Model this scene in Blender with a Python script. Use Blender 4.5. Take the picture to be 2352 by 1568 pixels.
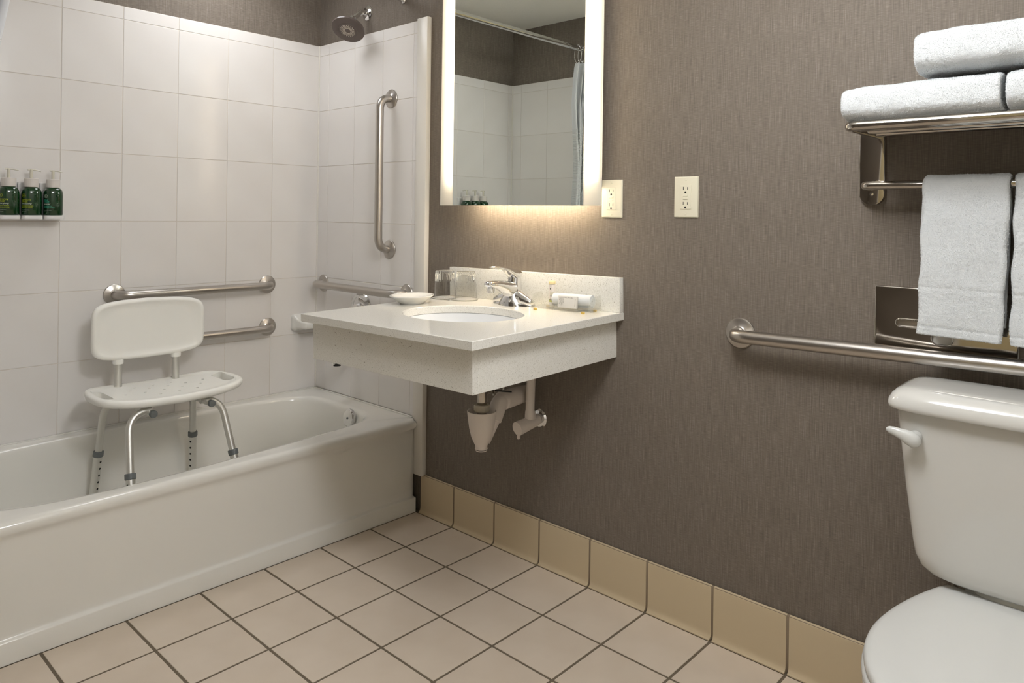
import bpy, bmesh, math, random
from mathutils import Vector, Matrix, noise as mnoise
random.seed(7)
scn = bpy.context.scene
COL = scn.collection
for o in list(bpy.data.objects):
    bpy.data.objects.remove(o, do_unlink=True)

# ------------------------------------------------------------------ camera
YAW, PIT, ROL = 0.7394, 0.0014, 0.0133
CAM = Vector((2.1298, -1.8049, 1.1276))
fwd = Vector((-math.sin(YAW) * math.cos(PIT), math.cos(YAW) * math.cos(PIT), -math.sin(PIT)))
rgt = Vector((math.cos(YAW), math.sin(YAW), 0))
upv = rgt.cross(fwd)
r2 = rgt * math.cos(ROL) + upv * math.sin(ROL)
u2 = -rgt * math.sin(ROL) + upv * math.cos(ROL)
cd = bpy.data.cameras.new('camera')
cd.sensor_fit = 'HORIZONTAL'
cd.sensor_width = 36.0
cd.lens = 36.0 * 1671.9448 / 2352.0
cd.shift_x = (1176 - 1189.6932) / 2352.0
cd.shift_y = (495.576 - 784) / 2352.0
cd.clip_start = 0.02
cam = bpy.data.objects.new('camera', cd)
COL.objects.link(cam)
cam.matrix_world = Matrix(((r2.x, u2.x, -fwd.x, CAM.x), (r2.y, u2.y, -fwd.y, CAM.y), (r2.z, u2.z, -fwd.z, CAM.z), (0, 0, 0, 1)))
scn.camera = cam

# ------------------------------------------------------------------ world, exposure, light levels
w = bpy.data.worlds.new('world')
scn.world = w
w.use_nodes = True
w.node_tree.nodes['Background'].inputs[0].default_value = (0.9, 0.95, 1.0, 1)
w.node_tree.nodes['Background'].inputs[1].default_value = 0.0
scn.view_settings.view_transform = 'Standard'
scn.view_settings.look = 'None'
scn.view_settings.exposure = 0.0
scn.view_settings.gamma = 1.0
scn.view_settings.use_curve_mapping = False
FILL_DOME, FILL_DOME_POS = 14.0, (2.32, -1.20)         # added unseen fill, shaped as an opal ceiling dome by the right wall
KEY_DRUM, KEY_DRUM_POS = 31.0, (1.56, -0.97)         # added main light above the frame, shaped as a drum lamp
SPOT, TUB_FILL_POS = 10.5, (-0.42, -0.52)        # added fill over the tub, kept out of view
LED_STRENGTH = 56.0                          # led strips in the mirror light box

# ------------------------------------------------------------------ helpers
TAU = math.tau


class G:
    """collects verts and faces of one mesh"""
    def __init__(self):
        self.v = []
        self.f = []

    def add(self, v, f):
        o = len(self.v)
        self.v += [tuple(p) for p in v]
        self.f += [tuple(i + o for i in q) for q in f]
        return self

    def xf(self, m):
        self.v = [tuple(m @ Vector(p)) for p in self.v]
        return self

    def move(self, d):
        self.v = [(p[0] + d[0], p[1] + d[1], p[2] + d[2]) for p in self.v]
        return self


def box(a, b, bev=0.0, seg=2):
    g = G()
    bm = bmesh.new()
    bmesh.ops.create_cube(bm, size=1)
    c = [(a[i] + b[i]) / 2 for i in range(3)]
    s = [abs(b[i] - a[i]) for i in range(3)]
    for v in bm.verts:
        v.co = Vector((c[0] + v.co.x * s[0], c[1] + v.co.y * s[1], c[2] + v.co.z * s[2]))
    if bev > 0:
        bmesh.ops.bevel(bm, geom=bm.edges[:], offset=bev, segments=seg, affect='EDGES', profile=0.5)
    bm.verts.index_update()
    g.add([v.co[:] for v in bm.verts], [[v.index for v in f.verts] for f in bm.faces])
    bm.free()
    return g


def loft(rings, cap0=True, cap1=True, closed=True):
    g = G()
    n = len(rings[0])
    v = [p for r in rings for p in r]
    f = []
    m = n if closed else n - 1
    for i in range(len(rings) - 1):
        for j in range(m):
            k = (j + 1) % n
            f.append((i * n + j, i * n + k, (i + 1) * n + k, (i + 1) * n + j))
    if cap0:
        f.append(tuple(range(n - 1, -1, -1)))
    if cap1:
        b = (len(rings) - 1) * n
        f.append(tuple(range(b, b + n)))
    return g.add(v, f)


def tube(path, r, n=16, caps=True):
    P = [Vector(p) for p in path]
    R = r if isinstance(r, (list, tuple)) else [r] * len(P)
    T = []
    for i in range(len(P)):
        a = P[max(i - 1, 0)]
        b = P[min(i + 1, len(P) - 1)]
        T.append((b - a).normalized())
    ref = Vector((0, 0, 1)) if abs(T[0].z) < 0.9 else Vector((1, 0, 0))
    N = (ref - T[0] * ref.dot(T[0])).normalized()
    rings = []
    for i in range(len(P)):
        N = (N - T[i] * N.dot(T[i])).normalized()
        B = T[i].cross(N)
        rings.append([P[i] + (N * math.cos(TAU * k / n) + B * math.sin(TAU * k / n)) * R[i] for k in range(n)])
    return loft(rings, caps, caps)


def fillet(pts, rad, seg=8):
    P = [Vector(p) for p in pts]
    out = [P[0]]
    for i in range(1, len(P) - 1):
        a = (P[i - 1] - P[i])
        b = (P[i + 1] - P[i])
        rr = rad[i - 1] if isinstance(rad, (list, tuple)) else rad
        ang = a.angle(b)
        d = min(rr / math.tan(ang / 2), a.length * (0.95 if i == 1 else 0.49), b.length * (0.95 if i == len(P) - 2 else 0.49))
        s, e = P[i] + a.normalized() * d, P[i] + b.normalized() * d
        for k in range(seg + 1):
            t = k / seg
            out.append(s * (1 - t) ** 2 + P[i] * 2 * t * (1 - t) + e * t ** 2)
    out.append(P[-1])
    return out


def lathe(prof, n=32, axis='z', c=(0, 0, 0), flute=None):
    """prof: list of (r, h); axis the direction of h"""
    rings = []
    for (r, h) in prof:
        ring = []
        for k in range(n):
            a = TAU * k / n
            rr = r + (flute(a, h) if flute else 0)
            x, y = rr * math.cos(a), rr * math.sin(a)
            if axis == 'z':
                p = (x, y, h)
            elif axis == '-y':
                p = (x, -h, y)
            elif axis == 'y':
                p = (-x, h, y)
            elif axis == 'x':
                p = (h, x, y)
            ring.append((p[0] + c[0], p[1] + c[1], p[2] + c[2]))
        rings.append(ring)
    return loft(rings, prof[0][0] > 1e-6, prof[-1][0] > 1e-6)


def sring(cx, cy, z, a, b, n=48, e=2.0):
    out = []
    for k in range(n):
        t = TAU * k / n
        c, s = math.cos(t), math.sin(t)
        out.append((cx + a * math.copysign(abs(c) ** (2 / e), c), cy + b * math.copysign(abs(s) ** (2 / e), s), z))
    return out


def rrect(hx, hy, r, n=6):
    out = []
    for (sx, sy, a0) in ((1, 1, 0), (-1, 1, 90), (-1, -1, 180), (1, -1, 270)):
        for k in range(n + 1):
            a = math.radians(a0 + 90 * k / n)
            out.append((sx * (hx - r) + r * math.cos(a), sy * (hy - r) + r * math.sin(a)))
    return out


def prism(outline, h0, h1, to, bev=0.0):
    """extrude a 2-D outline (u,v) from h0 to h1; to(u,v,h)->xyz; bev rounds the h1 edge by inset"""
    rings = [[to(u, v, h0) for u, v in outline]]
    if bev > 0:
        cu = sum(p[0] for p in outline) / len(outline)
        cv = sum(p[1] for p in outline) / len(outline)
        ru = max(abs(p[0] - cu) for p in outline)
        rv = max(abs(p[1] - cv) for p in outline)
        for k in range(4):
            a = math.pi / 2 * k / 3
            ins = bev * (1 - math.cos(a))
            hh = h1 - (bev if h1 > h0 else -bev) * (1 - math.sin(a))
            rings.append([to(cu + (u - cu) * (1 - ins / ru), cv + (v - cv) * (1 - ins / rv), hh) for u, v in outline])
    else:
        rings.append([to(u, v, h1) for u, v in outline])
    return loft(rings)


def obj(name, g, mat, parent=None, smooth=35, loc=None):
    if isinstance(g, bpy.types.Mesh):
        me = g
    else:
        me = bpy.data.meshes.new(name)
        me.from_pydata(g.v, [], g.f)
        bm = bmesh.new()
        bm.from_mesh(me)
        bmesh.ops.recalc_face_normals(bm, faces=bm.faces)
        bm.to_mesh(me)
        bm.free()
        if smooth:
            me.shade_smooth()
            me.set_sharp_from_angle(angle=math.radians(smooth))
        if mat:
            me.materials.append(mat)
    o = bpy.data.objects.new(name, me)
    COL.objects.link(o)
    if parent:
        o.parent = parent
    if loc:
        o.location = loc
    return o


def tag(o, label=None, cat=None, group=None, kind=None):
    if label:
        o['label'] = label
    if cat:
        o['category'] = cat
    if group:
        o['group'] = group
    if kind:
        o['kind'] = kind
    return o


def thing(name, label, cat, loc=(0, 0, 0), group=None, rot=None):
    o = bpy.data.objects.new(name, None)
    o.empty_display_size = 0.05
    COL.objects.link(o)
    o.location = loc
    if rot:
        o.rotation_euler = rot
    return tag(o, label, cat, group)


def copy_tree(o, parent=None):
    c = o.copy()
    COL.objects.link(c)
    c.parent = parent
    for ch in list(o.children):
        copy_tree(ch, c)
    return c


# ------------------------------------------------------------------ materials
def s2l(c):
    return tuple(((x / 255) / 12.92 if x / 255 <= 0.04045 else ((x / 255 + 0.055) / 1.055) ** 2.4) for x in c) + (1,)


def mat(name, col, rough=0.5, metal=0.0, spec=0.5, coat=0.0, trans=0.0, ior=1.5, sss=0.0):
    m = bpy.data.materials.new(name)
    m.use_nodes = True
    b = m.node_tree.nodes['Principled BSDF']
    b.inputs['Base Color'].default_value = col if len(col) == 4 else s2l(col)
    b.inputs['Roughness'].default_value = rough
    b.inputs['Metallic'].default_value = metal
    b.inputs['Specular IOR Level'].default_value = spec
    b.inputs['Coat Weight'].default_value = coat
    b.inputs['Transmission Weight'].default_value = trans
    b.inputs['IOR'].default_value = ior
    if sss:
        b.inputs['Subsurface Weight'].default_value = sss
        b.inputs['Subsurface Radius'].default_value = (0.02, 0.018, 0.015)
    return m


def nd(m, t, **k):
    n = m.node_tree.nodes.new(t)
    for a, v in k.items():
        setattr(n, a, v)
    return n


def noise(m, scale_vec, scale=1.0, detail=3.0, rough=0.5, coord='Object'):
    tc = nd(m, 'ShaderNodeTexCoord')
    mp = nd(m, 'ShaderNodeMapping')
    mp.inputs['Scale'].default_value = scale_vec
    nz = nd(m, 'ShaderNodeTexNoise')
    nz.inputs['Scale'].default_value = scale
    nz.inputs['Detail'].default_value = detail
    nz.inputs['Roughness'].default_value = rough
    L = m.node_tree.links
    L.new(tc.outputs[coord], mp.inputs['Vector'])
    L.new(mp.outputs['Vector'], nz.inputs['Vector'])
    return nz.outputs['Fac']


def ramp(m, fac, stops):
    r = nd(m, 'ShaderNodeValToRGB')
    e = r.color_ramp.elements
    while len(e) < len(stops):
        e.new(0.5)
    for i, (p, c) in enumerate(stops):
        e[i].position = p
        e[i].color = c if len(c) == 4 else s2l(c)
    m.node_tree.links.new(fac, r.inputs['Fac'])
    return r.outputs['Color']


def mixc(m, fac, a, b, mode='MIX'):
    n = nd(m, 'ShaderNodeMix', data_type='RGBA', blend_type=mode)
    L = m.node_tree.links
    for s, v in ((n.inputs[0], fac), (n.inputs[6], a), (n.inputs[7], b)):
        if isinstance(v, (int, float, tuple)):
            s.default_value = v
        else:
            L.new(v, s)
    return n.outputs[2]


def mth(m, op, a, b=0.0):
    n = nd(m, 'ShaderNodeMath', operation=op)
    for s, v in ((n.inputs[0], a), (n.inputs[1], b)):
        if isinstance(v, (int, float)):
            s.default_value = v
        else:
            m.node_tree.links.new(v, s)
    return n.outputs[0]


def setc(m, c):
    m.node_tree.links.new(c, m.node_tree.nodes['Principled BSDF'].inputs['Base Color'])


def bump(m, h, strength=0.3, dist=0.001):
    b = nd(m, 'ShaderNodeBump')
    b.inputs['Strength'].default_value = strength
    b.inputs['Distance'].default_value = dist
    m.node_tree.links.new(h, b.inputs['Height'])
    m.node_tree.links.new(b.outputs['Normal'], m.node_tree.nodes['Principled BSDF'].inputs['Normal'])


def wallpaper(name):
    """woven grasscloth vinyl: fine upright threads crossed by level ones"""
    m = mat(name, (128, 116, 100), 0.62, spec=0.25)
    v1 = noise(m, (520, 520, 12), 1.0, 1.0, 0.5)
    v2 = noise(m, (900, 900, 17), 1.0, 1.0, 0.5)
    h1 = noise(m, (40, 40, 620), 1.0, 1.0, 0.5)
    h2 = noise(m, (60, 60, 1000), 1.0, 1.0, 0.5)
    big = noise(m, (14, 14, 2.5), 1.0, 2.0)
    s = mth(m, 'ADD', mth(m, 'ADD', mth(m, 'MULTIPLY', v1, 0.18), mth(m, 'MULTIPLY', v2, 0.36)), mth(m, 'ADD', mth(m, 'MULTIPLY', h1, 0.13), mth(m, 'MULTIPLY', h2, 0.30)))
    s = mth(m, 'ADD', s, mth(m, 'MULTIPLY', big, 0.03))
    c = ramp(m, s, [(0.30, (90, 82, 73)), (0.53, (121, 112, 102)), (0.76, (160, 151, 140))])
    setc(m, c)
    bump(m, s, 0.15, 0.001)
    return m


M = {}
M['wallpaper'] = wallpaper('woven_wallpaper')
M['ceiling'] = mat('ceiling_paint', (238, 236, 230), 0.9, spec=0.1)
bump(M['ceiling'], noise(M['ceiling'], (90, 90, 90), 1, 3, 0.6), 0.6, 0.004)
M['paint'] = mat('wall_paint', (232, 228, 220), 0.8, spec=0.2)
M['door'] = mat('door_paint', (205, 190, 150), 0.5)
M['walltile'] = mat('glazed_wall_tile', (226, 219, 210), 0.16, spec=0.4)
setc(M['walltile'], ramp(M['walltile'], noise(M['walltile'], (3, 3, 3), 1, 2), [(0.3, (227, 223, 219)), (0.7, (232, 229, 226))]))
bump(M['walltile'], noise(M['walltile'], (14, 14, 4), 1, 1), 0.08, 0.004)
M['wallgrout'] = mat('wall_grout', (220, 213, 204), 0.7)
M['trim'] = mat('white_trim_plastic', (226, 222, 214), 0.3)
M['tub'] = mat('tub_enamel', (230, 228, 221), 0.13, spec=0.5, coat=0.2)
M['floortile'] = mat('floor_tile_glaze', (206, 190, 168), 0.36, spec=0.35)
setc(M['floortile'], ramp(M['floortile'], noise(M['floortile'], (6, 6, 6), 1, 3, coord='Object'), [(0.3, (206, 191, 173)), (0.7, (214, 200, 183))]))
M['floorgrout'] = mat('floor_grout', (112, 101, 86), 0.85, spec=0.2)
M['covetile'] = mat('cove_tile_glaze', (199, 182, 152), 0.33, spec=0.35)
M['covegrout'] = mat('cove_grout', (140, 125, 106), 0.85, spec=0.2)
M['quartz'] = mat('speckled_quartz', (222, 217, 203), 0.14, spec=0.45)
_q = M['quartz']
_n1 = noise(_q, (1, 1, 1), 420.0, 2.0, 0.6)
_n2 = noise(_q, (1, 1, 1), 230.0, 2.0, 0.6)
_c1 = ramp(_q, _n1, [(0.28, (178, 172, 160)), (0.38, (228, 226, 217)), (0.62, (235, 233, 226)), (0.74, (246, 245, 241))])
_c2 = ramp(_q, _n2, [(0.26, (140, 132, 118)), (0.32, (255, 255, 255))])
setc(_q, mixc(_q, 1.0, _c1, _c2, 'MULTIPLY'))
M['porcelain'] = mat('white_porcelain', (226, 225, 220), 0.1, spec=0.5, coat=0.3)
M['toilet'] = mat('toilet_china', (206, 205, 200), 0.1, spec=0.5, coat=0.3)
M['seatplastic'] = mat('toilet_seat_plastic', (204, 205, 202), 0.2, spec=0.5)
M['basin'] = mat('basin_china', (232, 234, 236), 0.12, spec=0.5)
M['chrome'] = mat('chrome', (225, 225, 225), 0.06, 1.0)
M['steel'] = mat('brushed_steel', (188, 183, 177), 0.30, 1.0)
bump(M['steel'], noise(M['steel'], (700, 700, 700), 1, 2), 0.06, 0.0004)
M['polished'] = mat('polished_steel', (186, 181, 174), 0.09, 1.0)
M['alu'] = mat('satin_aluminium', (216, 215, 210), 0.42, 1.0)
M['chairplastic'] = mat('ivory_moulded_plastic', (244, 243, 237), 0.38, spec=0.4, sss=0.05)
M['greyplastic'] = mat('grey_plastic', (104, 108, 108), 0.5)
M['dark'] = mat('dark_hole', (16, 14, 12), 0.7)
M['mirror'] = mat('mirror_silver', (234, 239, 233), 0.005, 1.0)
M['boxwhite'] = mat('white_painted_box', (225, 220, 208), 0.5)
M['plate'] = mat('ivory_outlet_plastic', (226, 220, 198), 0.3)
M['pipecover'] = mat('pipe_cover_vinyl', (228, 219, 211), 0.5)
M['nut'] = mat('off_white_nut', (196, 188, 170), 0.45)
M['hose'] = mat('supply_hose', (120, 112, 100), 0.5)
M['rackplastic'] = mat('white_rack_plastic', (218, 216, 214), 0.35)
M['pump'] = mat('clear_pump_plastic', (206, 202, 186), 0.25)
M['cap'] = mat('white_cap_plastic', (214, 208, 202), 0.35)
M['greenbottle'] = mat('dark_green_bottle', (8, 52, 20), 0.08, spec=0.55, coat=0.4)
M['inkyellow'] = mat('yellow_green_ink', (170, 178, 20), 0.5)
M['inkcyan'] = mat('teal_ink', (60, 160, 140), 0.5)
M['inkwhite'] = mat('white_ink', (205, 210, 200), 0.5)
M['inkdark'] = mat('dark_ink', (70, 66, 60), 0.6)
M['inkolive'] = mat('olive_ink', (186, 186, 110), 0.6)
M['paper'] = mat('white_paper', (232, 228, 220), 0.7)
M['carton'] = mat('soap_carton', (214, 211, 205), 0.55)
M['tubeplastic'] = mat('lotion_tube_plastic', (226, 217, 208), 0.35)
M['yellowcap'] = mat('pale_yellow_cap', (232, 214, 160), 0.4)
M['amber'] = mat('amber_foot', (214, 180, 90), 0.4)
M['showergrey'] = mat('grey_shower_plastic', (98, 88, 84), 0.22, spec=0.5)
M['nozzle'] = mat('shower_nozzles', (200, 190, 180), 0.45)
M['curtain'] = mat('white_curtain', (226, 228, 232), 0.8, spec=0.2)
M['waffle'] = mat('white_waffle_curtain', (226, 228, 230), 0.85, spec=0.2)
_wv = M['waffle']
_tc = nd(_wv, 'ShaderNodeTexCoord')
_wa = nd(_wv, 'ShaderNodeTexWave', wave_type='BANDS', bands_direction='Z')
_wa.inputs['Scale'].default_value = 48
_wv.node_tree.links.new(_tc.outputs['Object'], _wa.inputs['Vector'])
bump(_wv, _wa.outputs['Fac'], 0.6, 0.003)


def terry(name, col):
    m = mat(name, col, 0.95, spec=0.1)
    a = noise(m, (1, 1, 1), 700.0, 2, 0.6)
    b = noise(m, (1, 1, 1), 300.0, 2, 0.6)
    bump(m, mth(m, 'ADD', a, mth(m, 'MULTIPLY', b, 0.7)), 0.4, 0.002)
    m.node_tree.nodes['Principled BSDF'].inputs['Sheen Weight'].default_value = 0.3
    return m


M['terry'] = terry('white_terry', (216, 219, 220))


M['terryfibre'] = mat('white_terry_fibre', (222, 225, 226), 0.95, spec=0.05)


def thinclear(name, tint=(1, 1, 1, 1), refl=0.12, rough=0.03):
    m = bpy.data.materials.new(name)
    m.use_nodes = True
    nt = m.node_tree
    nt.nodes.remove(nt.nodes['Principled BSDF'])
    out = nt.nodes['Material Output']
    t = nd(m, 'ShaderNodeBsdfTransparent')
    t.inputs['Color'].default_value = tint
    g = nd(m, 'ShaderNodeBsdfGlossy')
    g.inputs['Roughness'].default_value = rough
    lw = nd(m, 'ShaderNodeLayerWeight')
    lw.inputs['Blend'].default_value = 0.5
    mx = nd(m, 'ShaderNodeMixShader')
    f = mth(m, 'ADD', mth(m, 'MULTIPLY', mth(m, 'POWER', lw.outputs['Facing'], 3.0), 0.7), refl * 0.2)
    nt.links.new(f, mx.inputs[0])
    nt.links.new(t.outputs[0], mx.inputs[1])
    nt.links.new(g.outputs[0], mx.inputs[2])
    nt.links.new(mx.outputs[0], out.inputs['Surface'])
    return m


M['acrylic'] = thinclear('clear_acrylic', (0.98, 0.98, 0.965, 1), 0.2, 0.02)
M['glass'] = thinclear('clear_glass', (0.985, 0.985, 0.98, 1), 0.16, 0.02)


def frosted(name):
    m = bpy.data.materials.new(name)
    m.use_nodes = True
    nt = m.node_tree
    nt.nodes.remove(nt.nodes['Principled BSDF'])
    out = nt.nodes['Material Output']
    t = nd(m, 'ShaderNodeBsdfTranslucent')
    t.inputs['Color'].default_value = (0.9, 0.9, 0.88, 1)
    g = nd(m, 'ShaderNodeBsdfRefraction')
    g.inputs['Roughness'].default_value = 0.55
    g.inputs['IOR'].default_value = 1.02
    g.inputs['Color'].default_value = (0.95, 0.95, 0.93, 1)
    d = nd(m, 'ShaderNodeBsdfDiffuse')
    d.inputs['Color'].default_value = (0.8, 0.8, 0.76, 1)
    m1 = nd(m, 'ShaderNodeMixShader')
    m1.inputs[0].default_value = 0.35
    m2 = nd(m, 'ShaderNodeMixShader')
    m2.inputs[0].default_value = 0.3
    nt.links.new(t.outputs[0], m1.inputs[1])
    nt.links.new(g.outputs[0], m1.inputs[2])
    nt.links.new(m1.outputs[0], m2.inputs[1])
    nt.links.new(d.outputs[0], m2.inputs[2])
    nt.links.new(m2.outputs[0], out.inputs['Surface'])
    return m


M['cutglass'] = mat('fluted_glass', (252, 252, 250), 0.02, trans=1.0, ior=1.45)
M['frost'] = frosted('frosted_glass')


def emit(name, col, s):
    m = bpy.data.materials.new(name)
    m.use_nodes = True
    nt = m.node_tree
    nt.nodes.remove(nt.nodes['Principled BSDF'])
    e = nd(m, 'ShaderNodeEmission')
    e.inputs[0].default_value = col
    e.inputs[1].default_value = s
    nt.links.new(e.outputs[0], nt.nodes['Material Output'].inputs['Surface'])
    return m


M['led'] = emit('warm_led', (1.0, 0.83, 0.62, 1), LED_STRENGTH)
M['ledside'] = emit('warm_led_side', (1.0, 0.83, 0.62, 1), LED_STRENGTH * 0.42)
M['domeglow'] = emit('added_dome_glow', (0.97, 0.98, 1.0, 1), FILL_DOME)
M['drumglow'] = emit('added_drum_glow', (0.97, 0.98, 1.0, 1), KEY_DRUM)
M['tubfillglow'] = emit('added_tub_glow', (0.97, 0.98, 1.0, 1), SPOT)

# ------------------------------------------------------------------ room shell
XR, YF, ZC = 2.75, -2.55, 2.176
XL = -0.722                 # papered face of the left wall
PX, PY, PA = -0.712, -0.012, -1.446   # tile faces: left wall, back wall, alcove end wall
YA = -1.456                 # papered face of the alcove end wall
T = 0.2032

floor = tag(obj('floor', box((-0.8, YF, -0.12), (XR, 0.0, -0.0015)), M['floorgrout']), kind='structure')
wall_back = tag(obj('wall_back', box((XL, 0.0, -0.12), (XR, 0.1, ZC)), M['wallpaper']), kind='structure')
wall_left = tag(obj('wall_left', box((XL - 0.1, YA, -0.12), (XL, 0.1, ZC)), M['wallpaper']), kind='structure')
wall_alcove = tag(obj('wall_alcove', box((XL - 0.1, YF, -0.12), (0.04, YA, ZC)), M['wallpaper']), kind='structure')
wall_front = tag(obj('wall_front', box((0.04, YF - 0.1, -0.12), (XR, YF, ZC)), M['wallpaper']), kind='structure')
wall_right = tag(obj('wall_right', box((XR, YF - 0.1, -0.12), (XR + 0.1, 0.1, ZC)), M['paint']), kind='structure')
ceiling = tag(obj('ceiling', box((XL - 0.1, YF - 0.1, ZC), (XR + 0.1, 0.1, ZC + 0.1)), M['ceiling']), kind='structure')

# door on the wall behind the camera (seen only in the polished steel)
dr = tag(obj('door_1', box((1.35, YF, 0.0), (2.2, YF + 0.03, 2.0), 0.004), M['door']), kind='structure')
fr = obj('door_frame', box((1.27, YF, 0.0), (1.35, YF + 0.045, 2.08)).add(*(lambda b: (b.v, b.f))(box((2.2, YF, 0.0), (2.28, YF + 0.045, 2.08)))).add(*(lambda b: (b.v, b.f))(box((1.35, YF, 2.0), (2.2, YF + 0.045, 2.08)))), M['trim'], dr)
obj('door_handle', tube(fillet([(1.42, YF + 0.03, 0.98), (1.42, YF + 0.08, 0.98), (1.53, YF + 0.08, 0.98)], 0.02), 0.009), M['chrome'], dr)

# --- floor tiles
_tc = {}


def tilemesh(name, sx, sy, h, bev, m, to):
    """flat piece with chamfered edge; local centre origin; to maps (u,v,h)"""
    key = (name, round(sx, 4), round(sy, 4))
    if key in _tc:
        return _tc[key]
    a, b = sx / 2, sy / 2
    rings = []
    for (ins, hh) in ((0, 0), (0, h - bev), (bev * 0.35, h - bev * 0.3), (bev * 1.2, h)):
        rings.append([to(u, v, hh) for u, v in ((a - ins, b - ins), (-a + ins, b - ins), (-a + ins, -b + ins), (a - ins, -b + ins))])
    g = loft(rings, False, True)
    me = bpy.data.meshes.new(name)
    me.from_pydata(g.v, [], g.f)
    bm = bmesh.new()
    bm.from_mesh(me)
    bmesh.ops.recalc_face_normals(bm, faces=bm.faces)
    bm.to_mesh(me)
    bm.free()
    me.materials.append(m)
    _tc[key] = me
    return me


J = 0.0072
xs = [0.0] + [0.1989 + k * T for k in range(13)] + [XR]
ys = [-0.0198] + [-0.2311 - k * T for k in range(12)]
ys = [y for y in ys if y > YF] + [YF]
for i in range(len(xs) - 1):
    for j in range(len(ys) - 1):
        x0, x1, y0, y1 = xs[i] + J / 2, xs[i + 1] - J / 2, ys[j + 1] + J / 2, ys[j] - J / 2
        if x1 - x0 < 0.02 or y1 - y0 < 0.02 or (x1 < 0.05 and y1 < YA):
            continue
        if x0 < 0.04 and y0 < YA - 0.0:
            continue
        me = tilemesh('floor_tile', x1 - x0, y1 - y0, 0.004, 0.0012, M['floortile'], lambda u, v, h: (u, v, h))
        o = obj('tile', me, None, floor, loc=((x0 + x1) / 2, (y0 + y1) / 2, -0.004 + random.uniform(-0.0002, 0.0002)))

# --- cove base tiles
base = tag(obj('baseboard_back', box((0.02, -0.0108, 0.0), (XR, 0.0, 0.1415), 0.001), M['covegrout']), kind='structure')
prof = [(-0.004, 0.0), (-0.0215, 0.0), (-0.0215, 0.003), (-0.0175, 0.0045), (-0.0145, 0.008), (-0.0128, 0.013), (-0.012, 0.02), (-0.012, 0.134), (-0.0113, 0.1395), (-0.0085, 0.1425), (-0.004, 0.1433)]
bx = [0.012] + [0.1989 + k * T for k in range(13)] + [XR]
_cm = {}
for i in range(len(bx) - 1):
    w_ = bx[i + 1] - bx[i] - J
    k = round(w_, 4)
    if w_ < 0.02:
        continue
    if k not in _cm:
        g = loft([[(-w_ / 2, y, z) for y, z in prof], [(w_ / 2, y, z) for y, z in prof]])
        _cm[k] = None
        o = obj('tile', g, M['covetile'], base, smooth=25)
        _cm[k] = o.data
    else:
        o = obj('tile', _cm[k], None, base)
    o.location = ((bx[i] + bx[i + 1]) / 2, 0, 0)

# --- tiled tub surround on three walls
ZR = [1.864, 1.817, 1.573, 1.329, 1.085, 0.841, 0.597, 0.353]
JW = 0.0022


def surround(wall, name, cols, face, mk, zb=0.34):
    """cols: joint coordinates along the wall; mk(u,z,h) -> xyz with h out of the wall"""
    u0, u1 = min(cols), max(cols)
    lo, hi = mk(u0, zb, -0.009), mk(u1, 1.8645, -0.0014)
    pan = obj('surround_panel', box(tuple(min(lo[i], hi[i]) for i in range(3)), tuple(max(lo[i], hi[i]) for i in range(3))), M['wallgrout'], wall)
    for i in range(len(cols) - 1):
        for r in range(len(ZR) - 1):
            a, b = cols[i], cols[i + 1]
            sx, sz = abs(b - a) - JW, ZR[r] - ZR[r + 1] - JW
            o3 = mk(0, 0, 0)
            me = tilemesh(name, sx, sz, 0.0014, 0.0008, M['walltile'], lambda u, v, h: tuple(mk(u, v, h)[q] - o3[q] for q in range(3)))
            p = mk((a + b) / 2, (ZR[r] + ZR[r + 1]) / 2, -0.0014)
            obj('tile', me, None, pan, loc=p)


surround(wall_left, 'left_wall_tile', [PY] + [-0.2338 - k * 0.1966 for k in range(7)] + [PA], PX, lambda u, z, h: (PX + h, u, z))
surround(wall_back, 'back_wall_tile', [PX, -0.6356, -0.443, -0.2504, -0.0578, -0.029], PY, lambda u, z, h: (u, PY - h, z))
surround(wall_alcove, 'alcove_tile', [PX, -0.644, -0.451, -0.258, -0.065, 0.0], PA, lambda u, z, h: (u, PA + h, z))
tag(obj('trim_3', tube([(PX + 0.0015, PY - 0.0015, 0.352), (PX + 0.0015, PY - 0.0015, 1.8645)], 0.004, 10), M['trim']), kind='structure')
tag(obj('trim_4', tube([(PX + 0.0015, PA + 0.0015, 0.352), (PX + 0.0015, PA + 0.0015, 1.8645)], 0.004, 10), M['trim']), kind='structure')
# white edge trim at the open ends of the surround
tr = tag(obj('trim_1', box((-0.029, -0.0215, 0.139), (0.031, 0.0, 1.869), 0.0025), M['trim']), kind='structure')
tr2 = tag(obj('trim_2', box((-0.002, YA, 0.139), (0.034, YA + 0.024, 1.869), 0.0025), M['trim']), kind='structure')

# ------------------------------------------------------------------ added ceiling lights (invented fixtures, unseen above the frame)
cl = thing('added_dome_fill', 'added unseen fill light shaped as a round opal dome on the ceiling', 'lamp', (FILL_DOME_POS[0], FILL_DOME_POS[1], ZC))
obj('base_ring', lathe([(0.0, 0.0), (0.165, 0.0), (0.168, -0.004), (0.166, -0.022), (0.155, -0.024), (0.0, -0.024)], 48), M['boxwhite'], cl)
obj('dome', lathe([(0.150, -0.0245), (0.150, -0.035), (0.144, -0.055), (0.128, -0.075), (0.10, -0.092), (0.06, -0.103), (0.02, -0.107), (0.0, -0.1072)], 40), M['domeglow'], cl)
cl = thing('added_drum_key', 'added unseen key light shaped as a white drum lamp hanging from the ceiling', 'lamp', (KEY_DRUM_POS[0], KEY_DRUM_POS[1], ZC))
obj('canopy', lathe([(0.0, 0.0), (0.06, 0.0), (0.06, -0.015), (0.0, -0.02)], 32), M['chrome'], cl)
obj('stem', tube([(0, 0, -0.015), (0, 0, -0.20)], 0.008, 12), M['chrome'], cl)
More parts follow.
